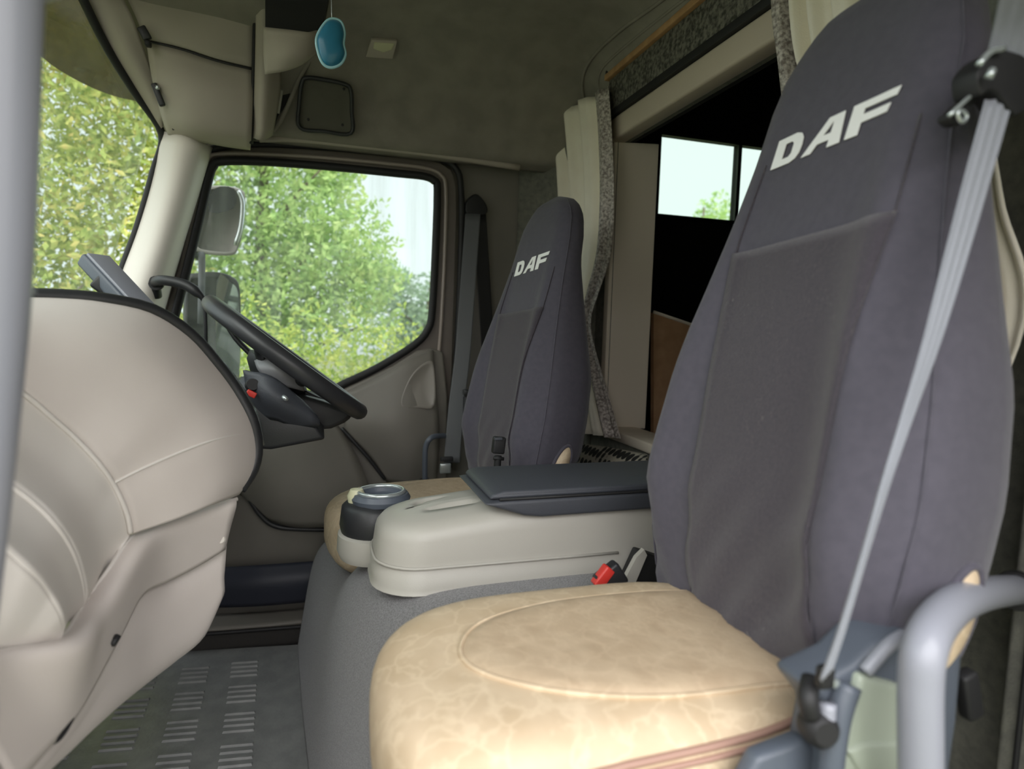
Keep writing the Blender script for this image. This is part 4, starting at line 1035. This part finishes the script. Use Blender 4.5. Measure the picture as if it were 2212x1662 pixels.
curtain('curtain', [((1674, -90, .815), (1960, -230, .80)), ((1684, 50, .815), (1980, 50, .80)), ((1694, 130, .815), (2000, 150, .80)), ((1706, 230, .815), (2130, 250, .80)), ((1730, 420, .815), (2178, 450, .80)), ((1760, 700, .815), (2225, 690, .80)), ((1780, 1000, .815), (2070, 1050, .80))],
        'cream curtain with brocade edge hanging behind the near seat headrest', .8, 6, 'L')
# honeycomb patterned cushion behind the console
hc = thing('patterned_blanket', P(1300, 1000, X=.78), 'black and beige honeycomb patterned blanket folded on the ledge behind the console', 'blanket')
rows = [[P(1215, 962, X=.79), P(1260, 962, X=.785), P(1310, 968, X=.785), P(1400, 985, X=.785)],
        [P(1215, 985, X=.76), P(1260, 990, X=.755), P(1310, 994, X=.755), P(1400, 1005, X=.755)],
        [P(1215, 1024, X=.745), P(1260, 1026, X=.74), P(1310, 1030, X=.74), P(1400, 1040, X=.74)]]
patch('folded_cloth', rows, M_honey, hc, n=4, k=4, th=.01)
patch('bottom_flap', [[P(1215, 1024, X=.745), P(1310, 1030, X=.74), P(1400, 1040, X=.74)], [P(1215, 1060, X=.75), P(1310, 1066, X=.745), P(1400, 1070, X=.745)]], M_honey, hc, n=4, k=2, th=.01)
# things hanging behind near headrest
hk = thing('coat_hook', P(2085, 60, X=.76), 'dark coat hooks on the rear wall between the near headrest and the door post', 'hook')
plate('back_plate', px([(2040, -20), (2108, -20), (2110, 130), (2095, 130), (2070, 60)], X=.775), (.02, 0, 0), M_rub, hk, bev=.004)
for u, v in ((2075, 6), (2092, 46), (2100, 98)):
    tube('peg', [P(u - 12, v + 8, X=.77), P(u, v, X=.755), P(u + 12, v - 4, X=.765)], .004, M_silv, hk, n=4, seg=8)

# ================================================================== OUTSIDE: MIRRORS
def mirror(pxs, y, label, glassc=None, upper=True):
    root = thing('door_mirror', P(*pxs[0], Y=y), label, 'mirror', None)
    o_ = cr(px(pxs, Y=y), 4, True)
    cen = np.mean(o_, 0)
    rows = []
    for s, d in ((.02, .10), (.6, .095), (.88, .07), (.98, .03), (1, 0), (.97, -.008), (.9, -.006)):
        rows.append([cen + (p - cen) * s + np.array([-.4 * d, d, 0]) for p in o_])
    gridmesh('housing', rows, M_mhous if upper else M_black, root, closed=True)
    return root, o_, cen
m1, o1, c1 = mirror([(448, 404), (490, 402), (522, 410), (530, 430), (526, 490), (515, 535), (500, 552), (440, 548), (418, 535), (420, 490), (436, 430)], 2.55, 'upper door mirror with pale housing seen through the driver window')
plate('glass', cr(px([(462, 408), (506, 408), (504, 450), (452, 458)], Y=2.538), 3, True), (0, .004, 0), M_black, m1)['label'] = 'dark upper part'
tube('edge_trim', px([(515, 412), (524, 440), (520, 490), (508, 530)], Y=2.535), .008, M_silv, m1, n=4)
tube('arm', px([(436, 545), (436, 600), (434, 700)], Y=2.55), .012, M_char, m1, n=3)
m2, o2, c2 = mirror([(404, 602), (425, 590), (470, 588), (505, 600), (518, 625), (520, 700), (518, 790), (505, 830), (410, 830), (400, 780), (398, 680)], 2.60, 'lower tall door mirror with black housing beyond the steering wheel', upper=False)
plate('mirror_face', cr(px([(468, 606), (500, 612), (514, 632), (517, 700), (515, 815), (472, 822)], Y=2.585), 3, True), (0, .004, 0), M_mirr, m2)['label'] = 'mirror glass'

tube('arm', pY([(440, 800, 2.62), (380, 780, 2.45), (330, 760, 2.2)]), .014, M_char, m2, n=3)
tube('arm', pY([(434, 560, 2.6), (380, 520, 2.45), (345, 500, 2.2)]), .012, M_char, m1, n=3)
# ================================================================== OUTSIDE: TREES
def leafmat(name, a, b, c):
    m = bpy.data.materials.new(name); m.use_nodes = True; t = m.node_tree; t.nodes.clear()
    o = t.nodes.new('ShaderNodeOutputMaterial'); co_ = t.nodes.new('ShaderNodeTexCoord'); n = t.nodes.new('ShaderNodeTexNoise'); n.inputs['Scale'].default_value = 5.; n.inputs['Detail'].default_value = 6; n.inputs['Roughness'].default_value = .75
    r = t.nodes.new('ShaderNodeValToRGB'); r.color_ramp.elements[0].position = .38; r.color_ramp.elements[0].color = (*a, 1); r.color_ramp.elements[1].position = .66; r.color_ramp.elements[1].color = (*c, 1)
    e = r.color_ramp.elements.new(.5); e.color = (*b, 1)
    d = t.nodes.new('ShaderNodeBsdfDiffuse'); tl = t.nodes.new('ShaderNodeBsdfTranslucent'); mx = t.nodes.new('ShaderNodeMixShader'); mx.inputs[0].default_value = .45
    t.links.new(co_.outputs['Object'], n.inputs['Vector']); t.links.new(n.outputs[0], r.inputs[0]); t.links.new(r.outputs[0], d.inputs[0]); t.links.new(r.outputs[0], tl.inputs[0])
    t.links.new(d.outputs[0], mx.inputs[1]); t.links.new(tl.outputs[0], mx.inputs[2]); t.links.new(mx.outputs[0], o.inputs[0]); return m
LA = leafmat('leaves_yellowgreen', (.28, .38, .11), (.48, .56, .18), (.78, .64, .26))
LB = leafmat('leaves_green', (.26, .42, .15), (.44, .60, .23), (.62, .70, .32))
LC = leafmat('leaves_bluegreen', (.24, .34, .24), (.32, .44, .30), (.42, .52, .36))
LH = leafmat('leaves_hedge', (.26, .40, .07), (.46, .56, .13), (.72, .70, .24))
def foliage(name, blobs, n, size, m, parent, seed):
    rg = np.random.default_rng(seed); vs, fs = [], []
    vol = np.array([b[3] * b[4] * b[5] for b in blobs]) ** (2 / 3); pr = vol / vol.sum()
    cnt = rg.multinomial(n, pr)
    for b, k in zip(blobs, cnt):
        d = rg.normal(size=(k, 3)); d /= np.linalg.norm(d, axis=1)[:, None]
        rad = rg.random(k) ** .45
        jitter = 1 + .18 * np.sin(d[:, 0] * 7 + b[0]) * np.cos(d[:, 2] * 9)
        c = np.array(b[:3]) + d * rad[:, None] * jitter[:, None] * np.array(b[3:6])
        for p in c:
            a = rg.normal(size=3); a /= np.linalg.norm(a); u = np.cross(a, rg.normal(size=3)); u /= np.linalg.norm(u); s = size * (.6 + .8 * rg.random())
            w = np.cross(a, u); k0 = len(vs)
            vs += [p - u * s, p + w * s * .45 + a * s * .1, p + u * s, p - w * s * .45 + a * s * .1]; fs.append((k0, k0 + 1, k0 + 2, k0 + 3))
    me = bpy.data.meshes.new(name); me.from_pydata([tuple(v) for v in vs], [], fs); me.update()
    return link(name, me, m, parent, False)
def tree(base, h, label, blobs, n, size, m, seed, group=None):
    root = thing('tree', base, label, 'tree', group)
    b = np.array(base)
    tube('trunk', [b, b + [.05, .05, h * .3], b + [-.05, 0, h * .6], b + [.05, 0, h]], lambda t: .10 * (1 - t) + .02, M_bark, root, n=5, seg=10)
    rg = random.Random(seed)
    for k in range(7):
        z = h * (.25 + .1 * k); a = rg.random() * 6.28; L_ = h * .22
        s = b + np.array([0, 0, z]); e = s + np.array([math.cos(a) * L_, math.sin(a) * L_ * .6, L_ * .6])
        tube('branch', [s, (s + e) / 2 + [0, 0, .05], e], lambda t: .03 * (1 - t) + .006, M_bark, root, n=3, seg=6)
    foliage('crown', blobs, n, size, m, root, seed)
    return root
tree((-2.1, 5.4, -1.0), 4.6, 'yellow green leafy tree filling the view through the windscreen',
     [(-2.0, 5.4, 2.6, 1.2, .9, 1.2), (-1.5, 5.2, 1.5, .8, .8, .9), (-2.4, 5.3, 1.2, .9, .8, 1.0), (-1.3, 5.4, 2.6, .6, .7, .8), (-2.0, 5.4, .4, 1.2, .8, .7), (-1.9, 5.6, 3.8, 1.3, .8, .9)], 26000, .034, LA, 1)
tree((-.45, 6.0, -1.0), 4.2, 'green tree filling the left of the driver window, sky to its right',
     [(-.55, 6.0, 2.3, .80, .8, .95), (.05, 5.8, 1.75, .62, .7, .62), (-.6, 5.9, 1.3, .8, .7, .7), (.42, 5.9, 1.45, .34, .5, .34), (.10, 6.0, 2.45, .34, .5, .30), (-.1, 5.8, 1.1, .8, .6, .5), (-.9, 6.0, 3.0, .7, .6, .7)], 19000, .034, LB, 2)
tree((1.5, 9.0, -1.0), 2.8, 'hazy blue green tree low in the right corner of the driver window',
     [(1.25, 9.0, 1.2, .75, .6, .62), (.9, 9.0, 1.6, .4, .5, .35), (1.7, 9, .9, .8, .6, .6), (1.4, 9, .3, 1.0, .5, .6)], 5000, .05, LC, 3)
tree((8.6, 13.0, -1.0), 5.0, 'leafy tree seen through the right pane of the rear compartment window',
     [(8.95, 13, 3.5, .55, .6, .9), (9.2, 13, 2.6, .8, .6, .8), (8.5, 13, 2.7, .35, .4, .25)], 1800, .07, LB, 4)
hd = thing('hedge', (0, 4.6, -1), 'clipped yellow green hedge along the bottom of the driver window', 'hedge')
foliage('hedge_foliage', [(x, 4.7 + .15 * math.sin(x * 3),   .20, .5, .42, .92) for x in np.linspace(-2.6, 1.5, 12)], 38000, .024, LH, hd, 5)
tube('hedge_stem', [(-2.6, 4.7, -.9), (-.6, 4.7, -.8), (1.5, 4.7, -.9)], .05, M_bark, hd, n=3)
